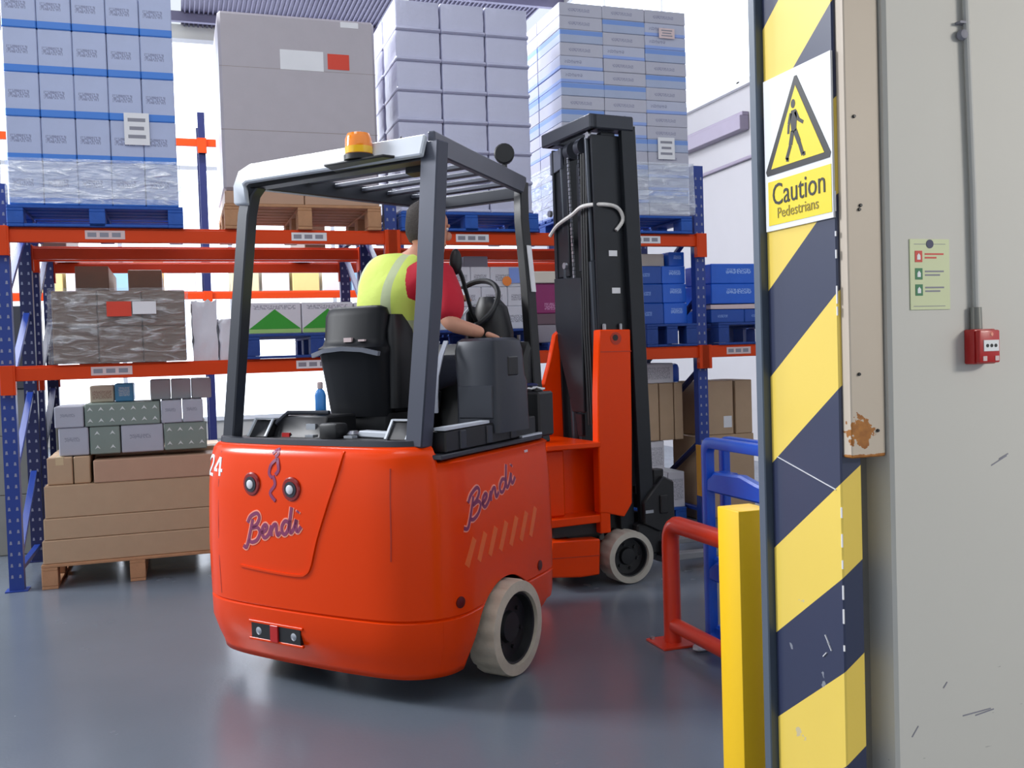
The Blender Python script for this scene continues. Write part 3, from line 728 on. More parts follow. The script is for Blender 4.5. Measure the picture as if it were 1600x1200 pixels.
for k, (z0, z1) in enumerate(((1.685, 1.86), (1.86, 2.02), (2.02, 2.17))):
    for i, (xa, xb) in enumerate(((3.61, 3.83), (3.83, 4.05))):
        carton('blue_carton', xa, xb, 7.30+.01*k, 7.75, z0, z1, M_BLC2 if i == 0 else M_BLC, 'bright blue carton left of the tall upright, %s, %s' % (('bottom row', 'middle row', 'top row')[k], colname(i)), 'blue cartons left of the tall upright')  # left column in the deeper blue: its shade is put into the colour
carton('blue_carton', 3.92, 4.068, 7.36, 7.80, 2.17, 2.29, M_BLC, 'lone blue carton topmost in the stack left of the tall upright')
carton('cream_carton', 3.66, 3.91, 7.42, 7.85, 2.17, 2.28, mat('cream_board', '#ddd6ca', .6), 'cream carton on the blue cartons left of the tall upright')
for i in range(3):
    carton('blue_carton', 4.27+i*.33, 4.27+(i+1)*.33, 7.30, 7.75, 1.685, 1.80, M_BLC2, 'dark blue flat carton on the pallet right of the tall upright, %s' % colname(i), 'blue cartons right of the tall upright')
tag(MB().prism([(4.27, 1.802), (5.26, 1.80), (5.26, 1.845), (4.27, 1.838)], 7.30, 7.76, 'y').build('cardboard_sheet', M_PAPERP, None, .002), 'pale cardboard layer sheet between the blue cartons right of the upright', 'sheet')
for k in range(2):
    for i in range(2):
        carton('blue_carton', 4.28+i*.49, 4.28+(i+1)*.49, 7.30, 7.75, 1.847+k*.17, 1.847+(k+1)*.17, M_BLC, 'large bright blue carton right of the tall upright, %s, %s' % (('lower row', 'upper row')[k], colname(i)), 'blue cartons right of the tall upright')
M_GB = mat('grey_stone_board', '#8d8c86', .6, var=.1)
for k, (z0, z1) in enumerate(((0, .48), (.48, .95), (.95, 1.32))):
    carton('grey_carton', -1.95, -1.13, 8.62, 9.4, z0+.001, z1, M_GB, 'stone grey carton seen through the left blue upright frame, %s' % ('bottom', 'middle', 'top')[k])
carton('dark_carton', -1.95, -1.13, 8.6, 9.42, 1.322, 1.98, mat('dark_grey_wrap_board', '#4c4c52', .4, var=.2), 'dark grey carton on the grey ones seen through the left blue upright frame')
# ------------------------------------------------------------------ goods on the floor level
for k, (z0, z1) in enumerate(((.165, .325), (.325, .47), (.47, .69))):
    for j in range(2):
        carton('long_carton', -.91+.012*k, .27, 7.17+j*.45+.005*k, 7.17+(j+1)*.45, z0, z1, M_CARD, 'long brown carton in the floor stack, %s%s' % (('bottom layer', 'second layer', 'third layer')[k], ', rear one' if j else ', front one'), 'long brown cartons on the floor pallet')
for i, (xa, xb) in enumerate(((-.865, -.70), (-.70, -.59))):
    carton('short_carton', xa, xb-.004, 7.21, 7.6, .69, .875, M_CARD, 'short brown carton at the left of the floor stack top, %s' % colname(i), None, 'v' if i == 0 else None)
carton('long_carton', -.575, .27, 7.175, 7.50, .69, .845, M_CARDL, 'long light brown carton lying in front on top of the floor stack')
carton('long_carton', -.585, .27, 7.505, 7.62, .69, .875, M_CARD, 'long brown carton behind the front one on top of the floor stack')
carton('long_carton', -.87, .27, 7.625, 8.05, .69, .875, M_CARD, 'long brown carton at the back of the top of the floor stack')
M_SIL = printed_carton('silver_carton', '#a9adbb', None, smudge='#6a7080', sbox=(.2, .7, .5, .65))
M_SG = mat('grey_green_carton', '#7d8c86', .45, var=.08)
def pattern_carton(xa, xb, y0, y1, z0, z1, lab, rows=2, m=None):
    o = carton('patterned_carton', xa, xb, y0, y1, z0, z1, m or M_SG, lab, 'silver and green cartons on the floor stack')
    W, H, D = xb-xa, z1-z0, y1-y0; g = MB(); n = max(2, int(W/.065))
    for r in range(rows):
        for i in range(n):
            x = -W/2+W*(i+.5)/n; z = H*(r+.5)/rows
            g.prism([(x-.018, z-.012), (x, z+.016), (x+.018, z-.012), (x, z-.002)], -D/2-.0015, -D/2+.001, 'y')
    tag(g.build('arrow_print', mat('pale_print', '#cfd6d6', .5), o), kind='stuff'); return o
xs = ((-.80, -.46), (-.46, .0), (.0, .16))
carton('silver_carton', -.79, -.60, 7.25, 7.7, .878, 1.07, M_SIL, 'silver grey carton at left of the lower silver row on the floor stack', 'silver and green cartons on the floor stack')
pattern_carton(-.595, -.40, 7.25, 7.7, .878, 1.07, 'grey-green patterned carton second from left in the lower silver row', 2)
carton('silver_carton', -.395, -.12, 7.25, 7.7, .878, 1.07, M_SIL, 'wide silver carton third from left in the lower silver row', 'silver and green cartons on the floor stack')
pattern_carton(-.115, .17, 7.25, 7.7, .878, 1.07, 'grey-green patterned carton at right of the lower silver row', 2)
carton('silver_carton', -.81, -.625, 7.24, 7.7, 1.07, 1.215, M_SIL, 'silver grey carton at left of the upper silver row on the floor stack', 'silver and green cartons on the floor stack')
pattern_carton(-.62, -.135, 7.24, 7.7, 1.07, 1.225, 'long grey-green carton with two rows of pale arrows in the upper silver row', 2)
for i in range(2):
    carton('silver_carton', -.13+i*.142, .01+i*.142, 7.24, 7.7, 1.07, 1.228, M_SIL, 'plain silver carton in the upper silver row, %s beyond the arrow carton' % ('first', 'second')[i], 'silver and green cartons on the floor stack')
carton('small_carton', -.60, -.44, 7.45, 7.7, 1.226, 1.345, printed_carton('cream_print_carton', '#d8cdb8', None, smudge='#8a3a30', sbox=(.1, .9, .2, .7)), 'small cream printed carton on the arrow carton')
carton('small_carton', -.435, -.31, 7.45, 7.7, 1.226, 1.355, printed_carton('sky_blue_carton', '#5aa6dc', None, smudge='#ffffff', sbox=(.2, .8, .3, .8)), 'small sky blue carton on the arrow carton')
for i in range(3):
    carton('silver_carton', -.20+i*.14, -.062+i*.14, 7.42, 7.8, 1.229, 1.375, mat('pale_silver_board', '#b9bcc2', .45), 'pale silver carton right of the small blue one, %s' % colname(i), 'pale silver cartons on the top of the floor stack')
M_WP = printed_carton('white_floor_carton', '#d9d7de', None, smudge='#8a8a98', sbox=(.1, .9, .2, .8))
for i, (xa, xb, z0, z1) in enumerate(((3.72, 3.90, .125, .43), (3.905, 4.06, .125, .43), (3.72, 3.89, .43, .70))):
    carton('white_carton', xa, xb, 7.44+(.0 if i != 2 else .03), 7.80, z0, z1, M_WP, 'white printed carton on the floor pallet right of the mast, %s' % ('lower left', 'lower middle', 'upper left')[i], 'white cartons on the floor pallet right of the mast')
for i, (xa, xb, z0, z1, y) in enumerate(((3.64, 3.84, .702, 1.19, 7.45), (3.845, 3.98, .702, 1.19, 7.45), (3.985, 4.068, .702, 1.19, 7.45), (3.64, 3.90, .0, .70, 7.86), (3.905, 4.04, .0, .70, 7.86), (4.18, 4.76, .0, .72, 7.45), (4.24, 4.56, .72, 1.19, 7.45), (4.58, 4.75, .72, 1.19, 7.45))):
    o = carton('brown_carton', xa, xb, y, y+.42, z0, z1, M_CARDD if i in (3, 4) else M_CARD, 'brown carton in the right floor bay, %s' % ('upper far left', 'upper second', 'upper third beside the upright', 'lower dark second', 'lower dark third', 'wide lower one', 'upper with a white label', 'upper far right')[i], 'brown cartons in the right floor bay')
    if i == 6: MB().span((.06, -.2105, .06), (.14, -.2085, .16)).build('white_label', M_PAPER, o)
carton('white_carton', 3.66, 3.99, 7.46, 7.86, 1.19, 1.36, M_WP, 'white carton lying on the brown cartons right of the mast')
tag(MB().lathe([(.055, 0), (.06, .02), (.06, .12), (.05, .15), (.03, .16)], (4.06, 7.62, 1.19), (0, 0, 1), 18).build('blue_tub', M_PLBLUE), 'blue plastic tub on the brown cartons near the right upright', 'tub')
# rear rack goods seen between the rows
for i, (xa, xb, z1) in enumerate(((-.75, -.50, 2.28), (-.36, -.10, 2.25))):
    carton('tall_brown_carton', xa, xb, 8.46, 9.54, H1+.003, z1, M_CARDD, 'tall dark brown carton on the rear rack behind the wrapped cartons, %s of two' % ('left', 'right')[i])
for i, xa in enumerate((-.98, 1.05)):
    carton('brown_carton', xa, xa+.18, 8.46, 9.54, H2+.003, H2+.3, M_CARDD, 'brown carton on the top of the rear rack, %s one' % ('left', 'right')[i])
for i, (xa, xb, z1) in enumerate(((-.98, -.55, .62), (-.50, .1, .95), (-.96, -.60, 1.1))):
    carton('grey_green_carton', xa, xb, 8.62 if i < 2 else 8.64, 9.2, .003 if i < 2 else .624, z1, mat('sage_grey_board', '#8f948c', .6), 'sage grey carton on the floor of the rear rack, %s' % ('lower left', 'middle', 'upper left')[i])
carton('brown_carton', 1.60, 2.9, 8.46, 9.54, H1+.003, 1.98, M_CARDD, 'wide dark brown carton on the rear rack behind the steering wheel')
carton('brown_carton', 3.0, 4.0, 8.46, 9.54, H1+.003, 2.1, M_CARDD, 'wide dark brown carton on the rear rack behind the blue cartons')
carton('brown_carton', 1.7, 4.0, 8.46, 9.54, .003, 1.2, M_CARDD, 'very wide dark brown carton on the floor of the rear rack')
cols_ = ['#e8e6ea', '#f0d890', '#e8e6ea', '#9cc6e8', '#f3c26a', '#e8e6ea', '#3a3f9a', '#f0e2b8']
for i in range(12):
    xa = -2.1+i*.40
    if abs(xa+.2-.40) < .25: continue
    hh = (.42, .30, .55, .36)[i % 4]
    carton('far_carton', xa, xa+.36, 13.5, 14.2, H2+.003, H2+hh, mat('far_board_%d' % (i % 8), cols_[i % 8], .6), '%s carton on the far rack across the next aisle, %s' % (('white', 'pale yellow', 'white', 'pale blue', 'amber', 'white', 'navy', 'cream')[i % 8], colname(i)), 'cartons on the far rack')

# ------------------------------------------------------------------ the articulated forklift truck
TR0 = Vector((0.6856, 4.5227, 0.0)); TRZ = -math.radians(50)
LABEL_T = 'orange articulated forklift truck with a black overhead guard and tall black mast'
truck = empty('forklift_truck', TR0, TRZ, LABEL_T, 'forklift')
def TF(v): return (v[0]*.967, v[1]*.967, v[2]*.967+.0488)
_ph = math.radians(83); F2 = Vector((math.sin(_ph), math.cos(_ph), 0)); R2 = Vector((math.cos(_ph), -math.sin(_ph), 0))
P0 = Vector((2.180, 5.911, 0)); RI = Matrix.Rotation(-TRZ, 3, 'Z')
def FU(v): return tuple(RI @ (P0+R2*v[0]+F2*v[1]+Vector((0, 0, v[2]))-TR0))
def T(): return MB(TF)
def U(): return MB(FU)
def cat_rom(pts, n=6, closed=False):
    out = []; m = len(pts)
    rng = range(m if closed else m-1)
    for i in rng:
        g = (lambda k: pts[k % m]) if closed else (lambda k: pts[max(0, min(m-1, k))])
        p0, p1, p2, p3 = g(i-1), g(i), g(i+1), g(i+2)
        for t in range(n):
            t /= n
            out.append(tuple(.5*(2*b_+(c_-a_)*t+(2*a_-5*b_+4*c_-d_)*t*t+(-a_+3*b_-3*c_+d_)*t**3) for a_, b_, c_, d_ in zip(p0, p1, p2, p3)))
    if not closed: out.append(tuple(pts[-1]))
    return out
# plan outline of the body: right half from the rear centre to the front
half = [(0, -.285), (.15, -.283), (.30, -.275), (.42, -.262), (.52, -.235), (.60, -.185), (.655, -.12), (.69, -.04), (.695, .05), (.68, .18), (.665, .32), (.65, .48), (.637, .64), (.622, .78), (.607, .92), (.585, 1.0), (.54, 1.05), (.46, 1.07)]
left = [(-x*1.17, y) for x, y in half[::-1]][:-1]
PL = cat_rom(left+half, 4)
SS = [0.0]
for a_, b_ in zip(PL, PL[1:]): SS.append(SS[-1]+math.hypot(b_[0]-a_[0], b_[1]-a_[1]))
def prof(z):
    tab = [(.0, .07), (.12, .045), (.17, .015), (.24, .0), (.325, .0), (.333, .010), (.341, .0), (.60, -.004), (.85, .004), (1.0, .018), (1.06, .035), (1.08, .055), (1.095, .085)]
    for (z0, d0), (z1, d1) in zip(tab, tab[1:]):
        if z <= z1: return d0+(d1-d0)*max(0, (z-z0)/(z1-z0))
    return tab[-1][1]
def at_s(s):
    s = max(0, min(SS[-1]-1e-6, s))
    i = max(k for k in range(len(SS)-1) if SS[k] <= s)
    t = (s-SS[i])/(SS[i+1]-SS[i]); a_, b_ = PL[i], PL[i+1]
    p = Vector((a_[0]+(b_[0]-a_[0])*t, a_[1]+(b_[1]-a_[1])*t))
    q0, q1 = PL[max(0, i-1)], PL[min(len(PL)-1, i+2)]
    tg = Vector((q1[0]-q0[0], q1[1]-q0[1])).normalized()
    return p, Vector((tg[1], -tg[0]))           # outward normal (path runs left side -> rear -> right side)
def body_pt(s, z, out=0.0):
    p, n = at_s(s); q = p+n*(out-prof(z)); return (q[0], q[1], z)
i0 = next(i for i, p in enumerate(PL) if p[0] > -.62*1.17 and p[1] < -.1); i1 = max(i for i, p in enumerate(PL) if p[1] < -.1)
def s_rear(r):
    for i in range(len(PL)-1):
        if PL[i][1] < .3 and PL[i+1][1] < .3 and PL[i][0] <= r <= PL[i+1][0]: return SS[i]+(SS[i+1]-SS[i])*(r-PL[i][0])/max(1e-6, PL[i+1][0]-PL[i][0])
    return SS[len(SS)//2]
def s_side(u):
    for i in range(len(PL)-1):
        if PL[i][0] > .4 and PL[i][1] <= u <= PL[i+1][1]: return SS[i]+(SS[i+1]-SS[i])*(u-PL[i][1])/max(1e-6, PL[i+1][1]-PL[i][1])
    return SS[-1]
WU, WZ, WA, WB = .41, .10, .338, .315
def zlim(s):
    p, n = at_s(s); u, side = p[1], abs(p[0]) > .45
    zb = .066
    if u > .80: zb = .066+.12*min(1, (u-.80)/.1)
    if side and abs(u-WU) < WA: zb = max(zb, WZ+WB*math.sqrt(1-((u-WU)/WA)**2))
    return zb
S_STEP = s_side(-.115); S_STEPL = None
for i in range(len(PL)):
    if PL[i][0] < -.4 and PL[i][1] > -.115: S_STEPL = SS[i]
cols = sorted(set([round(i*SS[-1]/150, 4) for i in range(151)]+[S_STEP-.0005, S_STEP+.0005, S_STEPL-.0005, S_STEPL+.0005]))
zrel = [0, .03, .08, .16, .22, .228, .236, .35, .5, .65, .78, .88, .94, .965, .985, 1.0]
mb = T(); rings = []
for s in cols:
    low = s > S_STEP or s < S_STEPL
    zt = 1.025 if low else 1.095; zb = zlim(s); ring = []
    for k, t in enumerate(zrel):
        z = zb+(zt-zb)*t
        if True:
            z0_ = .066+(zt-.066)*t
            if k in (4, 5, 6): z0_ = (.325, .333, .341)[k-4]
            z = max(z0_, zb+k*.0008)
        if low and t == 1.0:
            pt = body_pt(s, z, -.012)
        else: pt = body_pt(s, z, prof(z)-.01 if (low and z > 1.0) else 0)
        ring.append(mb.bm.verts.new(pt))
    rings.append(ring)
for r0, r1 in zip(rings, rings[1:]):
    for j in range(len(zrel)-1): mb.face([r0[j], r1[j], r1[j+1], r0[j+1]])
body = mb.build('rear_body', M_ORANGE, truck, ang=40)
sm = body.modifiers.new('Solidify', 'SOLIDIFY'); sm.thickness = .018; sm.offset = -1
# underbody and deck
def plan_inset(d, u_max=1.03):
    out = []
    for i in range(0, len(PL), 2):
        p, n = at_s(SS[i]); q = p-n*d
        if q[1] <= u_max: out.append((q[0], q[1]))
    return out
T().prism(plan_inset(.10), .98, 1.045, 'z').build('deck', M_DARK, truck, .004)
T().prism([(-.5, -.16), (.45, -.16), (.45, 1.0), (-.5, 1.0)], .16, .98, 'z').build('chassis', M_BLACK, truck)
rim = T(); rr = []
for s in [S_STEPL+(S_STEP-S_STEPL)*i/60 for i in range(61)]:
    rr.append([rim.bm.verts.new(body_pt(s, z, o_+prof(z)-prof(1.09))) for z, o_ in ((1.088, .006), (1.112, .002), (1.112, -.05), (1.088, -.05))])
for r0, r1 in zip(rr, rr[1:]):
    for j in range(4): rim.face([r0[j], r1[j], r1[(j+1) % 4], r0[(j+1) % 4]])
rim.face(rr[0]); rim.face(rr[-1][::-1])
rim.build('deck_rim', M_DARK, truck)
T().prism(plan_inset(.12, .30), 1.046, 1.100, 'z').build('battery_cover', M_BLACK, truck, .004)

def ribbon(paths, w, m, name, parent, fs, out):
    """flat strips lying on the body: paths in (a, z); fs maps a -> s"""
    mb = T()
    for P in paths:
        n = len(P); prev = None
        for i, (a_, z) in enumerate(P):
            q0, q1 = P[max(0, i-1)], P[min(n-1, i+1)]
            d = Vector((q1[0]-q0[0], q1[1]-q0[1]))
            if d.length < 1e-9: continue
            d.normalize(); nx, nz = -d[1]*w/2, d[0]*w/2
            pr = []
            for sg_, oo in ((1, out), (1, -.002), (-1, -.002), (-1, out)):
                aa, zz = a_+sg_*nx, z+sg_*nz
                pr.append(mb.bm.verts.new(body_pt(fs(aa), zz, oo)))
            if prev:
                for j in range(4): mb.face([prev[j], pr[j], pr[(j+1) % 4], prev[(j+1) % 4]])
            else: mb.face(pr)
            prev = pr
        if prev: mb.face(prev[::-1])
    return mb.build(name, m, parent, ang=60)
BENDI = [[(-.15, -.10), (.05, -.22), (.22, .10), (.42, .70), (.55, 1.12)],
         [(.18, 1.0), (.40, 1.28), (.85, 1.38), (1.02, 1.12), (.82, .82), (.48, .70), (.88, .66), (1.05, .38), (.85, .06), (.48, -.02), (.25, .12)],
         [(1.12, .36), (1.42, .42), (1.55, .60), (1.42, .72), (1.24, .58), (1.22, .28), (1.38, .08), (1.66, .22), (1.85, .60)],
         [(1.85, .64), (1.84, .10)], [(1.84, .36), (2.02, .62), (2.18, .60), (2.20, .28), (2.28, .08), (2.46, .22)],
         [(3.02, .58), (2.80, .70), (2.58, .50), (2.58, .20), (2.76, .06), (2.98, .28), (3.10, .70), (3.22, 1.30)], [(3.10, .70), (3.06, .25), (3.16, .08), (3.36, .30), (3.52, .66)],
         [(3.52, .66), (3.48, .25), (3.58, .08), (3.80, .28)], [(3.60, .98), (3.64, 1.06)]]
def bendi(fs, a0, z0, sx, sz, shear, name):
    P = [[(a0+x*sx, z0+y*sz+x*shear) for x, y in cat_rom(p, 5)] for p in BENDI]
    ribbon(P, .030, M_PINK, 'lettering_outline', truck, fs, .0016)
    ribbon(P, .017, M_PURPLE, name, truck, fs, .003)
bendi(s_rear, -.355, .625, .0955, .094, .020, 'lettering')
bendi(s_side, .03, .728, .137, .088, .032, 'lettering')
ribbon([[(p[0], p[1]) for p in cat_rom(q, 5)] for q in ([(-.185, 1.05), (-.16, 1.07), (-.15, 1.05), (-.165, 1.035)], [(-.15, 1.03), (-.185, 1.0), (-.195, .96), (-.175, .94)], [(-.15, 1.03), (-.135, .98), (-.155, .955)], [(-.17, .95), (-.155, .91), (-.185, .87), (-.15, .835)])], .016, M_PURPLE, 'swirl_emblem', truck, s_rear, .0025)
# engine door outline
ribbon([cat_rom([(.24, 1.07), (.215, .97), (.16, .83), (.10, .68), (.062, .56), (.03, .515), (-.03, .502), (-.20, .505), (-.40, .515)], 5)], .010, M_ORANGE, 'door_bead', truck, s_rear, .007)
ribbon([[(.49, 1.0), (.49, .9), (.49, .8), (.49, .7), (.487, .60)]], .006, M_ORANGE_D, 'panel_seam', truck, s_rear, .001)
ribbon([[(-.57, 1.05), (-.57, .9), (-.57, .7), (-.57, .5), (-.565, .36)]], .006, M_ORANGE_D, 'panel_seam', truck, s_rear, .001)
# fleet number on the left corner
n24 = [[(x_*1.25+.225, z_) for x_, z_ in P_] for P_ in (cat_rom([(-.735, 1.0), (-.72, 1.018), (-.69, 1.018), (-.68, .995), (-.70, .965), (-.735, .935), (-.735, .928)], 4), [(-.735, .93), (-.68, .93)], [(-.625, .93), (-.625, 1.02)], [(-.628, 1.018), (-.665, .958)], [(-.668, .957), (-.608, .957)])]
def s_left(a_): return s_rear(-.5)-(-.5-a_)*1.15
ribbon(n24, .015, M_WHITE, 'fleet_number', truck, s_left, .002)
# faded chevrons on the side
ch_ = []
for i in range(7):
    a_ = .02+i*.112
    ch_.append([(a_, .545+i*.002), (a_+.075, .655+i*.006)])
ribbon(ch_, .04, M_STRIPE, 'faded_chevrons', truck, s_side, .0012)
ribbon([[(.69, .985), (.73, .985)]], .012, M_PAPERP, 'small_decal', truck, s_side, .0015)
for u, z in ((-.03, .395), (.80, .385)):
    c_ = Vector(body_pt(s_side(u), z, -.004)); p_, n_ = at_s(s_side(u))
    T().lathe([(.026, 0), (.026, .008), (.016, .010)], c_, (n_[0], n_[1], 0), 18).build('side_marker', mat('dark_red_lens', '#5a0d08', .3), truck)
# tail lamps
for r in (-.31, -.05):
    c_ = Vector(body_pt(s_rear(r), .905 if r < -.2 else .893, -.004)); p_, n_ = at_s(s_rear(r)); ax = (n_[0], n_[1], 0)
    l_ = T().lathe([(.056, 0), (.056, .008), (.050, .013)], c_, ax, 24).build('tail_lamp', mat('red_lamp_ring', '#8e1410', .25, coat=.3), truck)
    T().lathe([(.021, .013), (.021, .020), (.013, .024)], c_+Vector(ax)*0, ax, 20).build('lamp_lens', mat('clear_lens', '#dcdde4', .15), l_)
    T().lathe([(.036, .012), (.036, .0165)], c_, ax, 20).build('lamp_bezel', M_DARK, l_)
# towing pocket in the counterweight
def rear_box(r0, r1, z0, z1, o0, o1, name, m, parent=truck, bev=.002):
    mb = T(); vs = []
    for r, z in ((r0, z0), (r1, z0), (r1, z1), (r0, z1)):
        for o_ in (o0, o1): vs.append(mb.bm.verts.new(body_pt(s_rear(r), z, o_+prof(z))))
    A = vs[0::2]; B_ = vs[1::2]
    mb.face(A[::-1]); mb.face(B_)
    for j in range(4): mb.face([A[j], A[(j+1) % 4], B_[(j+1) % 4], B_[j]])
    return mb.build(name, m, parent, bev)
pk = rear_box(-.34, -.02, .178, .252, -.02, .0035, 'tow_pocket', M_BLACK)
rear_box(-.355, -.005, .250, .262, -.01, .006, 'pocket_lip', M_ORANGE, pk); rear_box(-.355, -.005, .168, .180, -.01, .006, 'pocket_lip', M_ORANGE, pk)
rear_box(-.208, -.158, .176, .254, -.005, .010, 'pocket_bar', M_RED, pk)
for r in (-.290, -.062):
    c_ = Vector(body_pt(s_rear(r), .214, 0)); T().lathe([(.022, .0), (.022, .006), (.014, .010)], c_, (0, -1, 0), 16).build('bolt_head', M_STEEL, pk)

# wheels
def wheel(fn_, c, R, w, axis, m, name):
    mk = lambda: MB(fn_)
    lug = lambda i, k: 1.0 if (i not in (1, 6) or (k//2) % 2) else .955
    pr = [(R*.66, -w/2), (R*.955, -w/2), (R, -w/2+.022), (R, -.012), (R, .012), (R, w/2-.022), (R*.955, w/2), (R*.66, w/2)]
    pr = [(R*.74, -w/2), (R*.97, -w/2), (R, -w/2+.02), (R, w/2-.02), (R*.97, w/2), (R*.76, w/2+.004), (R*.74, w/2-.02)]
    lug = lambda i, k: .955 if (i in (1, 2, 3) and k % 4 == 0) else 1.0
    t_ = mk().lathe(pr, c, axis, 64, lug, loop=True).build('wheel_tyre', m, truck, ang=50)
    ax = Vector(axis).normalized()
    h = mk().lathe([(R*.735, -w/2+.01), (R*.735, w/2-.012), (R*.70, w/2-.016), (R*.66, w/2-.055), (R*.34, w/2-.06), (R*.30, w/2-.04), (R*.18, w/2-.038)], c, axis, 32).build('wheel_hub', M_BLACK, t_)
    e1 = ax.orthogonal().normalized(); e2 = ax.cross(e1)
    for k in range(6):
        a_ = k*math.pi/3; mk().lathe([(.011, 0), (.011, .014)], Vector(c)+ax*(w/2-.060)+(e1*math.cos(a_)+e2*math.sin(a_))*R*.46, axis, 6).build('wheel_nut', M_BLACK, t_)
    return t_
wheel(TF, (.655, .395, .176), .2285, .15, (1, .0, 0), M_TYRE, 'rear')
wheel(TF, (-.655, .395, .176), .2285, .15, (-1, .0, 0), M_TYRE, 'rear')
for sgn in (1, -1): wheel(FU, (sgn*.30, .44, .168), .168, .15, (sgn, 0, 0), M_TYREF, 'front')
T().tube([(-.55, .405, .17), (.52, .405, .17)], .05, 10).build('rear_axle', M_BLACK, truck)
U().tube([(-.25, .44, .168), (.25, .44, .168)], .05, 10).build('front_axle', M_BLACK, truck)

# overhead guard
def post(path, w, h, side, m=M_GUARD, name='guard_post'): return T().sweep(path, w, h, side).build(name, m, truck, .006)
post([(.545, -.10, 1.08), (.60, -.06, 1.75), (.64, -.035, 2.41)], .10, .075, (1, -.1, 0))
rl = post([(-.665, -.05, 1.08), (-.62, .0, 1.75), (-.58, .03, 2.22), (-.565, .045, 2.32), (-.52, .07, 2.395), (-.44, .10, 2.43)], .07, .075, (0, 1, 0), M_DARK)
post([(.30, 1.28, 2.44), (.322, 1.235, 2.36), (.336, 1.21, 2.22), (.369, 1.2, 1.843), (.392, 1.2, 1.306), (.435, 1.2, .98)], .07, .06, (.2, 1, 0), M_BLACK)
post([(-.35, 1.30, 2.42), (-.355, 1.24, 2.25), (-.39, 1.2, 1.6), (-.42, 1.2, .98)], .06, .06, (.2, 1, 0), M_DARK)
T().sweep([(-.585, .0, 2.27), (-.578, -.01, 2.35), (-.555, -.018, 2.395), (-.50, -.024, 2.412), (.62, -.085, 2.39)], .03, .10, (0.05, 1, -.35)).build('rear_header', M_GUARD_L, truck, .006)
T().sweep([(-.54, .06, 2.385), (.61, .0, 2.375)], .09, .07, (0, 1, 0)).build('rear_crossbar', M_BLACK, truck, .004)
T().bar((.64, -.06, 2.405), (.31, 1.29, 2.43), .035, .10).build('roof_rail', M_GUARD, truck, .006)
T().bar((-.56, .05, 2.395), (-.355, 1.31, 2.41), .05, .085).build('roof_rail', M_DARK, truck, .006)
T().bar((-.36, 1.30, 2.39), (.31, 1.28, 2.39), .06, .07).build('front_crossbar', M_DARK, truck, .006)
for k in range(6):
    u = .17+k*.19; xr = .63-.33*(u+.05)/1.33-.02; xl = -(.555-.20*(u+.05)/1.33)+.02
    T().bar((xl, u+.02, 2.42), (xr, u, 2.42), .05, .022).build('roof_slat', M_GUARD, truck, .003)
T().box((.392, 1.205, 1.95), (.006, .045, .26), Matrix.Rotation(-.087, 3, 'Y')).build('post_sticker', M_PAPER, truck)
# beacon, lamps
bp_ = T().prism([(-.17, -.06), (.17, -.06), (.24, .12), (-.24, .12)], 0, .012, 'z'); 
for v in bp_.bm.verts: v.co += Vector((.28, -.10, 2.352))
bp_ = bp_.build('beacon_bracket', M_BLACK, truck, .003)
bc = T().lathe([(.068, 0), (.068, .022), (.060, .026)], (.28, -.115, 2.364), (0, 0, 1), 20).build('beacon_base', M_BLACK, truck)
T().lathe([(.060, .026), (.062, .05), (.060, .095), (.050, .118), (.030, .124)], (.28, -.115, 2.364), (0, 0, 1), 22).build('beacon_dome', M_AMBER, bc)
T().lathe([(.0625, .028), (.0625, .058)], (.28, -.115, 2.364), (0, 0, 1), 22).build('beacon_band', mat('yellow_lens', '#ffc21e', .15, coat=.5), bc)
lp = T().prism([(-.04, -.05), (.03, -.06), (.045, .0), (.03, .05), (-.035, .045)], -.045, .045, 'x')
for v in lp.bm.verts: v.co += Vector((.43, .12, 2.37))
lp.build('work_lamp', M_BLACK, truck, .004)
T().tube([(.40, .04, 2.36), (.40, .04, 2.48)], .004, 6).build('aerial', M_BLACK, truck)
T().lathe([(.03, -.05), (.052, -.02), (.055, .03), (.048, .036)], (.375, .98, 2.55), (.5, -.85, 0), 18).bar((.375, .98, 2.44), (.375, .98, 2.53), .02, .02, (0, 1, 0)).build('work_lamp', M_BLACK, truck)

# deck fittings
hb = T().prism([(.02, 1.09), (.30, 1.09), (.30, 1.20), (.08, 1.20)], -.46, -.14, 'x').build('deck_box', M_BLACK, truck, .008)
T().tube([(-.46, .05, 1.16), (-.42, .10, 1.215), (-.18, .14, 1.215)], .012, 8).build('hose', M_DARK, hb)
T().box((-.22, .06, 1.14), (.06, .03, .05)).build('bracket', M_STEEL, hb)
T().box((-.37, .03, 1.11), (.05, .012, .02)).build('red_latch', M_RED, hb)
for x in (-.52, .36):
    g = T().prism([(-.02, 1.10), (.06, 1.10), (.10, 1.185), (.04, 1.185)], x-.06, x+.06, 'x').build('hinge_plate', M_BLACK, truck, .004)
    T().bar((x-.06, -.025, 1.105), (x-.06, .035, 1.19), .012, .008).bar((x+.06, -.025, 1.105), (x+.06, .035, 1.19), .012, .008).bar((x-.06, .035, 1.19), (x+.06, .035, 1.19), .012, .008).build('hinge_edge', M_GUARD_L, g)
T().box((-.05, .02, 1.135), (.11, .09, .075)).build('filter_housing', M_BLACK, truck, .012, 2)
T().lathe([(.03, 0), (.035, .02), (.02, .035)], (.05, .05, 1.10), (0, 0, 1), 14).build('filler_cap', M_STEEL, truck)
T().bar((.08, .08, 1.12), (.32, .06, 1.115), .06, .03).build('cross_strut', M_GUARD_L, truck, .005)
for x in (-.10, .14, .50): T().box((x, -.08, 1.118), (.05, .035, .012)).build('deck_clip', M_STEEL, truck)

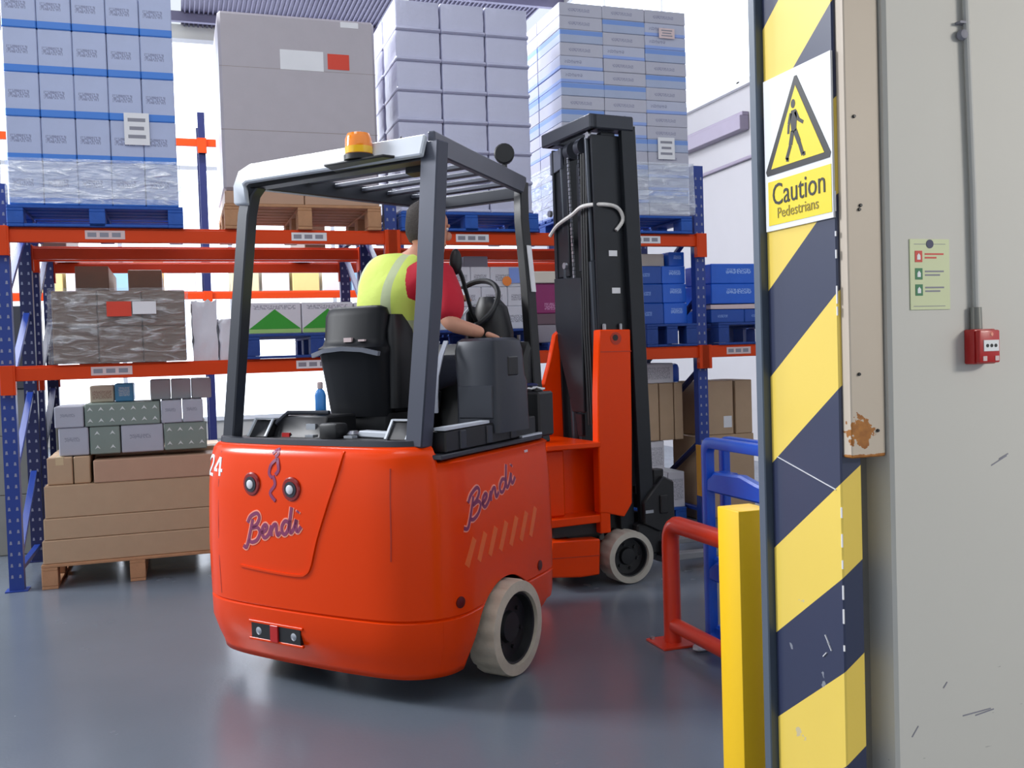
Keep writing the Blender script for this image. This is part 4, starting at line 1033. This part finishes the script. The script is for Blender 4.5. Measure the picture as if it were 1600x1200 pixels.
# right side sill and step
sl = T(); sl.prism([(.675, -.11), (.585, .93), (.40, .93), (.40, -.11)], 1.028, 1.05, 'z'); sl.build('step_tray', M_DARK, truck, .004)
T().prism([(.655, -.05), (.565, .90), (.50, .90), (.58, -.05)], 1.052, 1.15, 'z').build('sill_box', M_BLACK, truck, .006)
for u in (.10, .36, .62):
    T().box((.645-(u)*.095, u, 1.10), (.03, .05, .085)).build('sill_rib', M_DARK, truck, .004)
T().prism([(.66, -.06), (.61, .38), (.56, .38), (.60, -.06)], 1.152, 1.165, 'z').build('sill_edge', M_GUARD_L, truck)
T().prism([(.60, .70), (.585, .93), (.56, .93), (.575, .70)], 1.052, 1.062, 'z').build('sill_edge', M_GUARD_L, truck)
# seat, console, dash
def loft(secs, n=16, e=3.0):
    """secs: (cx, cy, z, half width, half depth): rounded sections"""
    mb = T(); rings = []
    for cx_, cy_, z, hw, hd in secs:
        ring = []
        for k in range(n):
            a_ = 2*math.pi*k/n; c_, s_ = math.cos(a_), math.sin(a_)
            ring.append(mb.bm.verts.new((cx_+hw*math.copysign(abs(c_)**(2/e), c_), cy_+hd*math.copysign(abs(s_)**(2/e), s_), z)))
        rings.append(ring)
    for r0, r1 in zip(rings, rings[1:]):
        for j in range(n): mb.face([r0[j], r0[(j+1) % n], r1[(j+1) % n], r1[j]])
    mb.face(rings[0][::-1]); mb.face(rings[-1]); return mb
M_SEAT = mat('black_seat_vinyl', '#14161b', 0.5, var=.1, spec=.22)
seat = loft([(-.185, .40, 1.18, .19, .07), (-.185, .385, 1.35, .205, .08), (-.185, .365, 1.50, .215, .09), (-.185, .36, 1.535, .22, .095), (-.185, .37, 1.55, .205, .075), (-.185, .37, 1.58, .195, .06), (-.185, .385, 1.70, .20, .055), (-.185, .39, 1.735, .185, .045), (-.185, .39, 1.748, .15, .03)]).build('seat_backrest', M_SEAT, truck, ang=50)
loft([(-.185, .66, 1.20, .22, .24), (-.185, .66, 1.28, .23, .25), (-.185, .66, 1.31, .20, .22)]).build('seat_cushion', M_SEAT, truck, ang=50)
loft([(-.185, .56, 1.06, .20, .22), (-.185, .56, 1.195, .20, .22)], e=6).build('seat_plinth', M_BLACK, truck)
T().sweep([(-.405, .28, 1.50), (-.31, .262, 1.522), (-.185, .256, 1.53), (-.06, .262, 1.522), (.035, .28, 1.50)], .02, .022, (0, 1, 0)).build('seat_trim', mat('grey_seat_trim', '#6c707c', .35), seat)
T().box((-.18, .305, 1.575), (.05, .02, .022)).box((-.09, .305, 1.57), (.04, .02, .01)).build('seat_tag', M_PAPERP, seat)
loft([(.02, .50, 1.22, .035, .12), (.03, .48, 1.45, .04, .11), (.03, .46, 1.62, .035, .09), (.02, .45, 1.70, .02, .05)]).build('seat_bolster', M_BLACK, seat, ang=60)
cons = loft([(.515, .57, 1.10, .13, .16), (.515, .57, 1.34, .125, .16), (.51, .565, 1.37, .125, .15), (.505, .56, 1.50, .13, .14), (.505, .56, 1.545, .12, .13), (.505, .56, 1.56, .10, .11)], e=7).build('side_console', M_DARK, truck, ang=40)
T().box((.515, .412, 1.25), (.20, .012, .16)).build('console_door', M_DARK, cons, .005)
T().box((.63, .57, 1.42), (.02, .10, .10)).build('console_vent', M_BLACK, cons, .008)
blt = T()
for x0 in (.285, .335): blt.sweep([(x0+.025, .40, 1.55), (x0+.02, .36, 1.48), (x0+.0, .345, 1.38), (x0-.02, .36, 1.28), (x0-.035, .38, 1.20)], .022, .012, (1, .3, 0))
blt.build('seat_belt', mat('light_grey_webbing', '#b9bccb', .5), truck)
T().prism([(1.08, 1.0), (1.24, 1.0), (1.24, 1.50), (1.17, 1.56), (1.10, 1.45)], -.40, .40, 'x').build('dash_panel', M_BLACK, truck, .02)
T().box((.46, 1.05, 1.15), (.18, .16, .24)).build('dash_box', M_BLACK, truck, .01)
T().tube([(-.02, 1.20, 1.46), (.04, 1.12, 1.66), (.07, 1.08, 1.735)], .035, 10).build('steering_column', M_BLACK, truck)
stw = [(.08+.165*math.cos(a_), 1.06+.11*math.sin(a_)-.0, 1.76+.14*math.sin(a_)) for a_ in [2*math.pi*k/28 for k in range(28)]]
sw = T().tube(stw, .016, 8, True).build('steering_wheel', M_BLACK, truck)
sp = T()
for a_ in (.2, 2.3, 4.3): sp.bar((.08, 1.06, 1.76), (.08+.16*math.cos(a_), 1.06+.105*math.sin(a_), 1.76+.133*math.sin(a_)), .022, .010)
sp.build('wheel_spoke', M_GUARD_L, sw)
loft([(.19, 1.12, 1.45, .10, .10), (.19, 1.11, 1.60, .11, .10), (.185, 1.10, 1.74, .09, .08), (.17, 1.10, 1.80, .05, .05)], e=2.5).build('dash_shroud', M_BLACK, truck, ang=60)
T().tube([(.14, 1.14, 1.50), (.15, .95, 1.72), (.158, .86, 1.90), (.16, .82, 1.95)], .012, 8).ellipsoid((.16, .80, 1.98), (.035, .03, .07)).build('control_lever', M_BLACK, truck)

# front unit
SP = U(); SP.prism([(.285, .46), (.43, .42), (.49, .50), (.505, 1.0), (.512, 1.61), (.282, 1.612), (.275, 1.50), (.258, 1.20), (.252, .91), (.250, .46)], .245, .32, 'x').build('mast_bracket', M_ORANGE, truck, .006)
cap_ = U().prism([(.285, 1.47), (.512, 1.47), (.512, 1.475), (.285, 1.475)], .320, .3225, 'x').build('bracket_seam', M_ORANGE_D, truck)
em = U().lathe([(.040, 0), (.040, .003)], (.32, .40, 1.555), (1, 0, 0), 20).build('round_emblem', M_ORANGE_D, truck)
U().lathe([(.020, .003), (.020, .005)], (.32, .395, 1.56), (1, 0, 0), 14).build('emblem_center', M_BLACK, em)
for u in (.34, .46): U().lathe([(.012, 0), (.012, .035), (.008, .04)], (.285, u, 1.61), (0, 0, 1), 10).build('bracket_bolt', M_STEEL, truck)
U().prism([(.10, .86), (.10, 1.25), (.19, 1.27), (.24, 1.42), (.285, 1.60), (.325, 1.63), (.352, 1.50), (.372, 1.30), (.42, 1.08), (.486, .99), (.47, .86)], -.32, -.27, 'x').build('mast_bracket', M_ORANGE, truck, .006)
U().span((-.30, -.12, .875), (.325, .27, .91)).build('platform_plate', M_ORANGE, truck, .006)
U().span((-.30, .02, .36), (.14, .44, .87)).build('front_block', M_ORANGE, truck, .006)
U().span((.0, -.14, .45), (.24, .05, .87)).build('pivot_housing', M_ORANGE, truck, .012)
U().lathe([(.09, .30), (.09, 1.02)], (0, -.16, 0), (0, 0, 1), 20).build('pivot_pin', M_BLACK, truck)
U().span((-.30, -.14, .40), (.31, .30, .45)).build('lower_plate', M_ORANGE, truck, .005)
U().prism([(-.13, .10), (.10, .075), (.235, .075), (.245, .30), (-.10, .32)], -.30, .325, 'x').build('axle_housing', M_ORANGE, truck, .008)
U().prism([(-.12, .215), (.24, .195), (.24, .20), (-.12, .22)], .325, .327, 'x').build('housing_seam', M_ORANGE_D, truck)
U().span((-.25, -.05, .325), (.26, .30, .40)).build('steer_gap_block', M_BLACK, truck)
U().span((.25, .255, .33), (.315, .33, .55)).build('stop_bracket', M_ORANGE, truck, .005)
U().prism([(.05, .30), (.30, .30), (.40, .34), (.62, .34), (.62, .42), (.30, .44)], -.22, .22, 'x').build('axle_beam', M_BLACK, truck)
T().span((-.36, .95, .28), (.36, 1.36, .92)).build('pivot_frame', M_ORANGE, truck, .01)
# mast
def tilt(u, z): return u-(z-.5)*.028
for sx in (1, -1):
    U().prism([(tilt(.555, .12), .12), (tilt(.66, .12), .12), (tilt(.66, 2.90), 2.90), (tilt(.555, 2.90), 2.90)], sx*.315, sx*.27, 'x').build('mast_channel', M_MAST, truck, .004)
    U().prism([(tilt(.43, .30), .30), (tilt(.535, .30), .30), (tilt(.535, 2.86), 2.86), (tilt(.43, 2.86), 2.86)], sx*.265, sx*.215, 'x').build('inner_mast_channel', M_MAST, truck, .004)
    U().lathe([(.034, .55), (.034, 2.05), (.022, 2.06), (.022, 2.84)], (sx*.17, .40, 0), (0, -.028, 1), 14).build('lift_cylinder', mat('cylinder_dark_grey', '#3c4048', .28, metal=.5), truck)
    ch_ = U()
    for k in range(34): ch_.box((sx*.07, .375-(1.9+k*.026-.5)*.028, 1.9+k*.026), (.022, .010, .020) if k % 2 else (.014, .014, .024))
    tag(ch_.build('lift_chain', M_STEEL if sx < 0 else M_DARK, truck), kind='stuff')
for sx in (1, -1):
    U().prism([(tilt(.33, .60), .60), (tilt(.60, .60), .60), (tilt(.60, 2.84), 2.84), (tilt(.36, 2.84), 2.84)], sx*.268, sx*.250, 'x').build('mast_side_plate', M_MAST, truck, .003)
tc_ = U()
tc_.span((.20, .27, 2.865), (.325, .575, 2.955)); tc_.span((-.325, .25, 2.865), (.325, .31, 2.955)); tc_.span((-.325, .27, 2.865), (-.20, .56, 2.955))
tc_.build('mast_crown', M_DARK, truck, .008)
U().lathe([(.058, -.03), (.058, .03)], (-.07, .345, 2.80), (1, 0, 0), 20).build('chain_pulley', M_DARK, truck)
U().lathe([(.058, -.03), (.058, .03)], (.07, .345, 2.80), (1, 0, 0), 20).build('chain_pulley', M_DARK, truck)
U().prism([(-.305, 1.98), (-.10, 1.98), (-.10, 2.72), (-.305, 2.74)], .315, .34, 'y').build('mast_panel', M_MAST, truck, .004)
U().prism([(-.30, 2.68), (-.15, 2.70), (-.15, 2.83), (-.30, 2.83)], .30, .315, 'y').build('top_plate', mat('slate_plate', '#5a5e6c', .4), truck, .003)
U().prism([(.0, 2.0), (.19, 2.0), (.19, 2.70), (.0, 2.70)], .33, .36, 'y').build('mast_panel', M_MAST, truck, .004)
U().prism([(-.30, 1.98), (-.30, 1.66), (-.25, 1.46), (-.15, 1.22), (-.10, 1.08), (.06, 1.08), (.06, 1.96)], .305, .33, 'y').build('mast_panel', M_MAST, truck, .005)
U().prism([(-.06, .92), (.0, .92), (.0, 1.07), (-.09, 1.07)], .32, .35, 'y').build('mast_panel', M_MAST, truck, .005)
for z in (.55, 1.3, 2.2): U().span((-.27, .55, z), (.27, .59, z+.09)).build('mast_cross_member', M_MAST, truck, .004)
for k, x in enumerate((.085, .115, .145)):
    U().tube([(x, .325, 2.75), (x+.01, .31, 2.3), (x-.005, .315, 1.6), (x, .33, 1.0)], .011, 7).build('hydraulic_hose', M_BLACK, truck)
U().tube(cat_rom([(-.30, .285, 2.27), (-.20, .29, 2.33), (.02, .28, 2.37), (.18, .27, 2.40), (.285, .36, 2.40), (.29, .46, 2.38), (.285, .50, 2.31), (.28, .45, 2.24)], 5), .0125, 7).build('tie_rope', mat('white_rope', '#d2cfcc', .8, var=.25, scale=40), truck)
for u_, z in ((.428, 2.096), (.444, 1.86)): U().span((.268, u_-.03, z-.018), (.272, u_+.03, z+.018)).build('white_tag', M_PAPER, truck)
for x, z in ((-.30, 2.42), (.235, 2.84), (-.11, 2.05)): U().lathe([(.022, 0), (.022, .02)], (x, .30, z), (0, -1, 0), 10).build('mast_bolt', M_STEEL, truck)
# carriage and forks
cg = U().span((-.42, .68, .42), (.36, .74, .54)).span((-.42, .68, .14), (.36, .74, .24)).span((-.30, .67, .14), (-.22, .75, .70)).span((.22, .67, .14), (.30, .75, .70)).build('fork_carriage', M_BLACK, truck, .006)
U().prism([(.56, .36), (.68, .30), (.80, .34), (.80, .62), (.72, .66), (.56, .50)], .27, .345, 'x').build('mast_foot', M_BLACK, truck, .01)
U().prism([(.52, .16), (.70, .16), (.70, .36), (.52, .36)], .16, .325, 'x').build('mast_foot', M_BLACK, truck, .01)
U().box((.335, .60, .44), (.03, .06, .02)).build('grease_plate', M_STEEL, truck)
for x in (-.26, .22):
    U().prism([(.745, .08), (1.75, .065), (1.80, .075), (1.80, .085), (.79, .125), (.79, .62), (.745, .62)], x-.05, x+.05, 'x').build('fork', mat('worn_fork_steel', '#8d8e92', .5, metal=.4, var=.2), truck, .003)
# things left on the truck
bt = Vector(TF((-.29, .20, 1.202))); wl = Matrix.Rotation(TRZ, 3, 'Z')
bt = TR0+wl @ bt
bo = tag(MB().lathe([(.024, 0), (.027, .008), (.027, .095), (.020, .115), (.010, .125)], (0, 0, 0), (0, 0, 1), 18).build('spray_bottle', mat('light_blue_plastic', '#3f8fe0', .3), None, 0, 1, bt), 'light blue plastic bottle standing on the black deck box behind the seat', 'bottle')
MB().lathe([(.012, .125), (.014, .13), (.014, .155), (.009, .16)], (0, 0, 0), (0, 0, 1), 14).build('cap', M_PAPERP, bo)
cl = MB(); N_ = 9
for i in range(N_):
    for j in range(N_): cl.bm.verts.new((-.06+.12*i/8, -.04+.08*j/8, .012+.018*abs(math.sin(i*.9+j*.5))*(1-abs(i-4)/6)))
cl.bm.verts.ensure_lookup_table()
for i in range(N_-1):
    for j in range(N_-1): cl.face([cl.bm.verts[i*N_+j], cl.bm.verts[(i+1)*N_+j], cl.bm.verts[(i+1)*N_+j+1], cl.bm.verts[i*N_+j+1]])
cl = cl.build('cloth', M_PAPER, None, loc=TR0+wl @ Vector(TF((.46, 1.05, 1.272))), ang=80)
cl.modifiers.new('Solidify', 'SOLIDIFY').thickness = .008
tag(cl, 'white crumpled cloth on the dark box beside the front right guard post', 'cloth')
MB().ellipsoid((-.01, -.01, .034), (.045, .025, .010)).build('navy_patch', M_BLUED, cl)

# ------------------------------------------------------------------ the driver
drv = empty('person', TR0+wl @ Vector(TF((-.10, .60, 1.30))), TRZ, 'driver in a yellow hi-vis vest over a red shirt seated in the forklift', 'person')
DO = Vector(TF((-.10, .60, 1.30)))
def DF(v): return tuple(Vector(TF(v))-DO)
def skin_mesh(chains, name, m, sub=2, extra=None):
    """chains: list of [(point, (rx, ry))...]; every chain is grown by a Skin modifier; merged into one mesh"""
    out = bmesh.new()
    for ch in chains:
        vs = [DF(p) for p, r in ch['v']]; es = ch['e']
        me = bpy.data.meshes.new('tmp'); me.from_pydata(vs, es, [])
        ob = bpy.data.objects.new('tmp', me); COL.objects.link(ob)
        md = ob.modifiers.new('Skin', 'SKIN')
        for i, (p, r) in enumerate(ch['v']):
            sv = me.skin_vertices[0].data[i]; sv.radius = (r*.967, r*.967) if not isinstance(r, tuple) else (r[0]*.967, r[1]*.967); sv.use_root = (i == 0)
        md.use_smooth_shade = True
        sb = ob.modifiers.new('Subsurf', 'SUBSURF'); sb.levels = sub; sb.render_levels = sub
        ev = bpy.data.meshes.new_from_object(ob.evaluated_get(bpy.context.evaluated_depsgraph_get()))
        out.from_mesh(ev); bpy.data.meshes.remove(ev); bpy.data.objects.remove(ob); bpy.data.meshes.remove(me)
    if extra: extra(out)
    me = bpy.data.meshes.new(name); out.to_mesh(me); out.free(); me.materials.append(m)
    for p in me.polygons: p.use_smooth = True
    return link(name, me, drv)
def chain(pts, start=0): return {'v': pts, 'e': [(i, i+1) for i in range(len(pts)-1)]}
hip, bel, che, upc, nk, hd = (-.12, .58, 1.40), (-.12, .56, 1.56), (-.12, .58, 1.74), (-.05, .63, 1.90), (-.01, .69, 2.01), (.02, .73, 2.10)
rs, re, rw = (.17, .64, 1.885), (.29, .53, 1.640), (.44, .63, 1.585)
ls, le, lw = (-.22, .70, 1.94), (-.26, .92, 1.70), (-.06, 1.02, 1.80)
V = [(hip, .15), (bel, .14), (che, .165), (upc, .13), (nk, .058), (hd, .062),
     (rs, .07), (re, .048), (rw, .030), (ls, .07), (le, .048), (lw, .030),
     ((.03, .70, 1.38), .09), ((.07, 1.02, 1.42), .065), ((.06, 1.08, 1.05), .045), ((-.26, .70, 1.38), .09), ((-.27, 1.02, 1.42), .065), ((-.25, 1.08, 1.05), .045)]
E_ = [(0, 1), (1, 2), (2, 3), (3, 4), (4, 5), (3, 6), (6, 7), (7, 8), (3, 9), (9, 10), (10, 11), (0, 12), (12, 13), (13, 14), (0, 15), (15, 16), (16, 17)]
def hand(w, d, up, side):
    """palm and five fingers from wrist w along d"""
    d, up, side = Vector(d).normalized(), Vector(up).normalized(), Vector(side).normalized(); w = Vector(w); chs = []
    palm = w+d*.045
    chs.append(chain([(tuple(w), (.026, .020)), (tuple(w+d*.04), (.036, .016)), (tuple(w+d*.085), (.038, .013))]))
    for k, (off, l) in enumerate(((-.030, .060), (-.010, .075), (.010, .080), (.029, .070))):
        b0 = w+d*.075+side*off; b1 = b0+d*l*.45; b2 = b1+(d*.75-up*.66)*l*.35; b3 = b2+(d*.35-up*.94)*l*.28
        chs.append(chain([(tuple(b0), .0095), (tuple(b1), .009), (tuple(b2), .0082), (tuple(b3), .0072)]))
    b0 = w+d*.025-side*.022; b1 = b0+(d*.6-side*.8)*.035; b2 = b1+(d*.85-side*.3-up*.4)*.03; b3 = b2+(d*.9-up*.4)*.022
    chs.append(chain([(tuple(b0), .013), (tuple(b1), .011), (tuple(b2), .0095), (tuple(b3), .008)]))
    return chs
face_dir = Vector((.74, .64, -.20)).normalized()
fz = Vector((-.02, .18, .98)); fx = face_dir.cross(fz).normalized(); fz = fx.cross(face_dir).normalized()
HC = Vector((.030, .735, 2.162))
def hp(a, b_, c_): return tuple(HC+(fx*a+face_dir*b_+fz*c_)*1.14)
def head(out):
    mb = MB(); rings = []
    secs = [(-.125, .040, .045, .045), (-.112, .052, .058, .035), (-.09, .062, .072, .022), (-.06, .069, .086, .008), (-.02, .075, .094, .0), (.02, .078, .098, -.004), (.06, .076, .094, -.008), (.09, .064, .078, -.012), (.112, .040, .050, -.014), (.122, .012, .016, -.015)]
    for c_, a_, b_, o_ in secs:
        rings.append([mb.bm.verts.new(DF(hp(a_*math.cos(t), o_+b_*math.sin(t), c_))) for t in [2*math.pi*k/18 for k in range(18)]])
    for r0, r1 in zip(rings, rings[1:]):
        for j in range(18): mb.face([r0[j], r0[(j+1) % 18], r1[(j+1) % 18], r1[j]])
    mb.face(rings[0][::-1]); mb.face(rings[-1])
    R_ = Matrix((fx, face_dir, fz)).transposed()
    mb.ellipsoid(DF(hp(0, .100, -.018)), (.013, .020, .024), R_, 8, 6)             # nose
    mb.ellipsoid(DF(hp(0, .090, -.062)), (.024, .010, .009), R_, 8, 5)             # mouth
    for sx in (-1, 1):
        mb.ellipsoid(DF(hp(sx*.078, -.008, -.012)), (.010, .022, .032), R_, 8, 6)  # ears
        mb.ellipsoid(DF(hp(sx*.030, .092, .022)), (.022, .008, .008), R_, 8, 5)    # brows
    bmesh.ops.recalc_face_normals(mb.bm, faces=mb.bm.faces[:])
    t = bpy.data.meshes.new('t'); mb.bm.to_mesh(t); mb.bm.free(); out.from_mesh(t); bpy.data.meshes.remove(t)
hr = hand(rw, (.10, .09, -.05), (.1, .1, .98), (.67, -.74, 0)); hl = hand(lw, (.10, .03, .01), (.1, -.3, .9), (.2, -.9, 0))
skin_mesh([{'v': V, 'e': E_}]+hr+hl, 'body', M_SKIN, 2, head)
R_ = Matrix((fx, face_dir, fz)).transposed()
for sx in (-1, 1):
    e_ = MB(DF).ellipsoid(hp(sx*.030, .088, .006), (.013, .008, .009), R_, 10, 6).build('eye', M_WHITE, drv)
    MB(DF).ellipsoid(hp(sx*.030, .095, .006), (.005, .003, .005), R_, 8, 5).build('iris', M_BLACK, e_)
hm = MB(DF); rings = []
for c_, a_, b_, o_, f in ((-.075, .058, .072, -.006, -.3), (-.045, .073, .092, -.006, -.2), (-.01, .080, .100, -.006, .0), (.03, .083, .103, -.006, .25), (.065, .082, .101, -.010, .7), (.095, .070, .084, -.013, 1.0), (.120, .044, .055, -.015, 1.0), (.131, .012, .015, -.016, 1.0)):
    rings.append([hm.bm.verts.new(hp(a_*math.cos(t), o_+(b_ if math.sin(t) < 0 else b_*max(f, -.3))*math.sin(t), c_)) for t in [2*math.pi*k/20 for k in range(20)]])
for r0, r1 in zip(rings, rings[1:]):
    for j in range(20): hm.face([r0[j], r0[(j+1) % 20], r1[(j+1) % 20], r1[j]])
hm.face(rings[0][::-1]); hm.face(rings[-1])
hm.build('hair', M_HAIR, drv, ang=80)
def g(r, d=.014): return r+d
skin_mesh([{'v': [(hip, .155), (bel, .155), (che, .180), (upc, .145), ((-.02, .665, 1.97), .070), (rs, .092), ((.265, .575, 1.745), .088), (re, .076), (ls, .080), ((-.25, .80, 1.82), .075), (le, .064)],
            'e': [(0, 1), (1, 2), (2, 3), (3, 4), (3, 5), (5, 6), (6, 7), (3, 8), (8, 9), (9, 10)]}], 'shirt', M_SHIRT, 3)
skin_mesh([{'v': [((-.12, .565, 1.36), .168), (bel, .172), (che, .200), ((-.07, .62, 1.89), .165), ((-.02, .665, 1.975), .080), ((.09, .65, 1.90), .112), ((-.21, .68, 1.95), .105), ((-.27, .74, 1.86), .095)],
            'e': [(0, 1), (1, 2), (2, 3), (3, 4), (3, 5), (3, 6), (6, 7)]}], 'hi_vis_vest', M_VEST, 3)
nt, N, L, b = nodes_of(M_VEST)
src = b.inputs['Base Color'].links[0].from_socket
_g = N.new('ShaderNodeTexCoord'); _s = N.new('ShaderNodeSeparateXYZ'); L.new(_g.outputs['Object'], _s.inputs[0])
def band_(v, c, w): return math_node(N, L, 'LESS_THAN', math_node(N, L, 'ABSOLUTE', math_node(N, L, 'SUBTRACT', v, c)), w)
k = math_node(N, L, 'MAXIMUM', band_(_s.outputs[0], .07, .026), band_(_s.outputs[2], .33, .026))
k = math_node(N, L, 'MAXIMUM', k, band_(_s.outputs[0], -.16, .026))
L.new(mixc(N, L, math_node(N, L, 'MULTIPLY', k, .85), src, lin('#b4bda0')), b.inputs['Base Color'])
skin_mesh([{'v': [(hip, .162), ((.03, .70, 1.38), .105), ((.07, 1.02, 1.42), .082), ((.06, 1.08, 1.10), .062), ((-.26, .70, 1.38), .105), ((-.27, 1.02, 1.42), .082), ((-.25, 1.08, 1.10), .062)],
            'e': [(0, 1), (1, 2), (2, 3), (0, 4), (4, 5), (5, 6)]}], 'trousers', M_TROU)
for x in (.06, -.25):
    MB(DF).prism([(1.02, 1.02), (1.30, 1.02), (1.30, 1.06), (1.20, 1.10), (1.12, 1.14), (1.02, 1.14)], x-.045, x+.045, 'x').build('boot', M_BLACK, drv, .01)

# ------------------------------------------------------------------ blue plastic pallet stood on edge by the barrier
bpz = empty('plastic_pallet', (2.42, 4.27, 0), 0, 'bright blue plastic pallet stood on its edge behind the yellow post', 'pallet')
def rrect(y0, y1, z0, z1, r, n=5):
    P = []
    for cy, cz, a0 in ((y1-r, z1-r, 0), (y0+r, z1-r, 90), (y0+r, z0+r, 180), (y1-r, z0+r, 270)):
        for k in range(n+1):
            a = math.radians(a0+90*k/n); P.append((cy+r*math.cos(a), cz+r*math.sin(a)))
    return P
def ringframe(y0, y1, z0, z1, w, x0, x1, name, par):
    A = rrect(y0, y1, z0, z1, .06); B_ = rrect(y0+w, y1-w, z0+w, z1-w, .03); mb = MB(); n = len(A); L = []
    for x in (x0, x1): L.append(([mb.bm.verts.new((x, a, c)) for a, c in A], [mb.bm.verts.new((x, a, c)) for a, c in B_]))
    for i in range(n):
        j = (i+1) % n
        mb.face([L[0][0][i], L[0][0][j], L[0][1][j], L[0][1][i]]); mb.face([L[1][0][j], L[1][0][i], L[1][1][i], L[1][1][j]])
        mb.face([L[0][0][j], L[0][0][i], L[1][0][i], L[1][0][j]]); mb.face([L[0][1][i], L[0][1][j], L[1][1][j], L[1][1][i]])
    return mb.build(name, M_PLBLUE, par, .008, 2)
ringframe(-1.2, 0, 0, 1.04, .052, 0, .05, 'outer_frame', bpz)
ringframe(-1.2, 0, 0, 1.04, .05, .10, .14, 'deck_frame', bpz)
for z in (.775, .34):
    MB().prism([(-1.15, z), (-.05, z), (-.05, z+.06), (-.12, z+.10), (-.35, z+.11), (-.5, z+.08), (-.75, z+.08), (-.9, z+.12), (-1.15, z+.10)], .0, .05, 'x').build('runner', M_PLBLUE, bpz, .01)
for z in (.46, .58, .12, .22):
    MB().span((.105, -1.12, z), (.135, -.08, z+.05)).build('deck_slat', M_PLBLUE, bpz, .004)
for y in (-.10, -.60, -1.10):
    for z in (.06, .40, .82):
        MB().span((.03, y-.07, z-.05), (.12, y+.07, z+.05)).build('spacer_block', M_PLBLUE, bpz, .012)
dbr = tag(MB().ellipsoid((0, 0, .02), (.05, .035, .02), None, 8, 5).build('paper_scrap', M_PAPER, None, 0, 1, (2.36, 4.20, 0)), 'crumpled white scrap on the floor behind the hoop barrier', 'scrap')

# ------------------------------------------------------------------ wall services on the far right
M_TRUNK = mat('trunking_grey', '#8f8698', 0.5)
ctk = tag(MB().span((6.86, 10.9, 4.24), (6.995, 16, 4.42)).span((6.90, 10.9, 4.42), (6.995, 16, 4.47)).build('trunking', M_TRUNK, None, .006), 'grey cable trunking along the right side wall below the bright window', 'trunking')
tag(MB().tube([(6.97, 9.5, 3.9), (6.97, 11.0, 3.88), (6.97, 12.2, 3.86)], .025, 8).build('wall_cable', M_TRUNK), 'grey cable running along the right side wall above the blue cartons', 'cable')
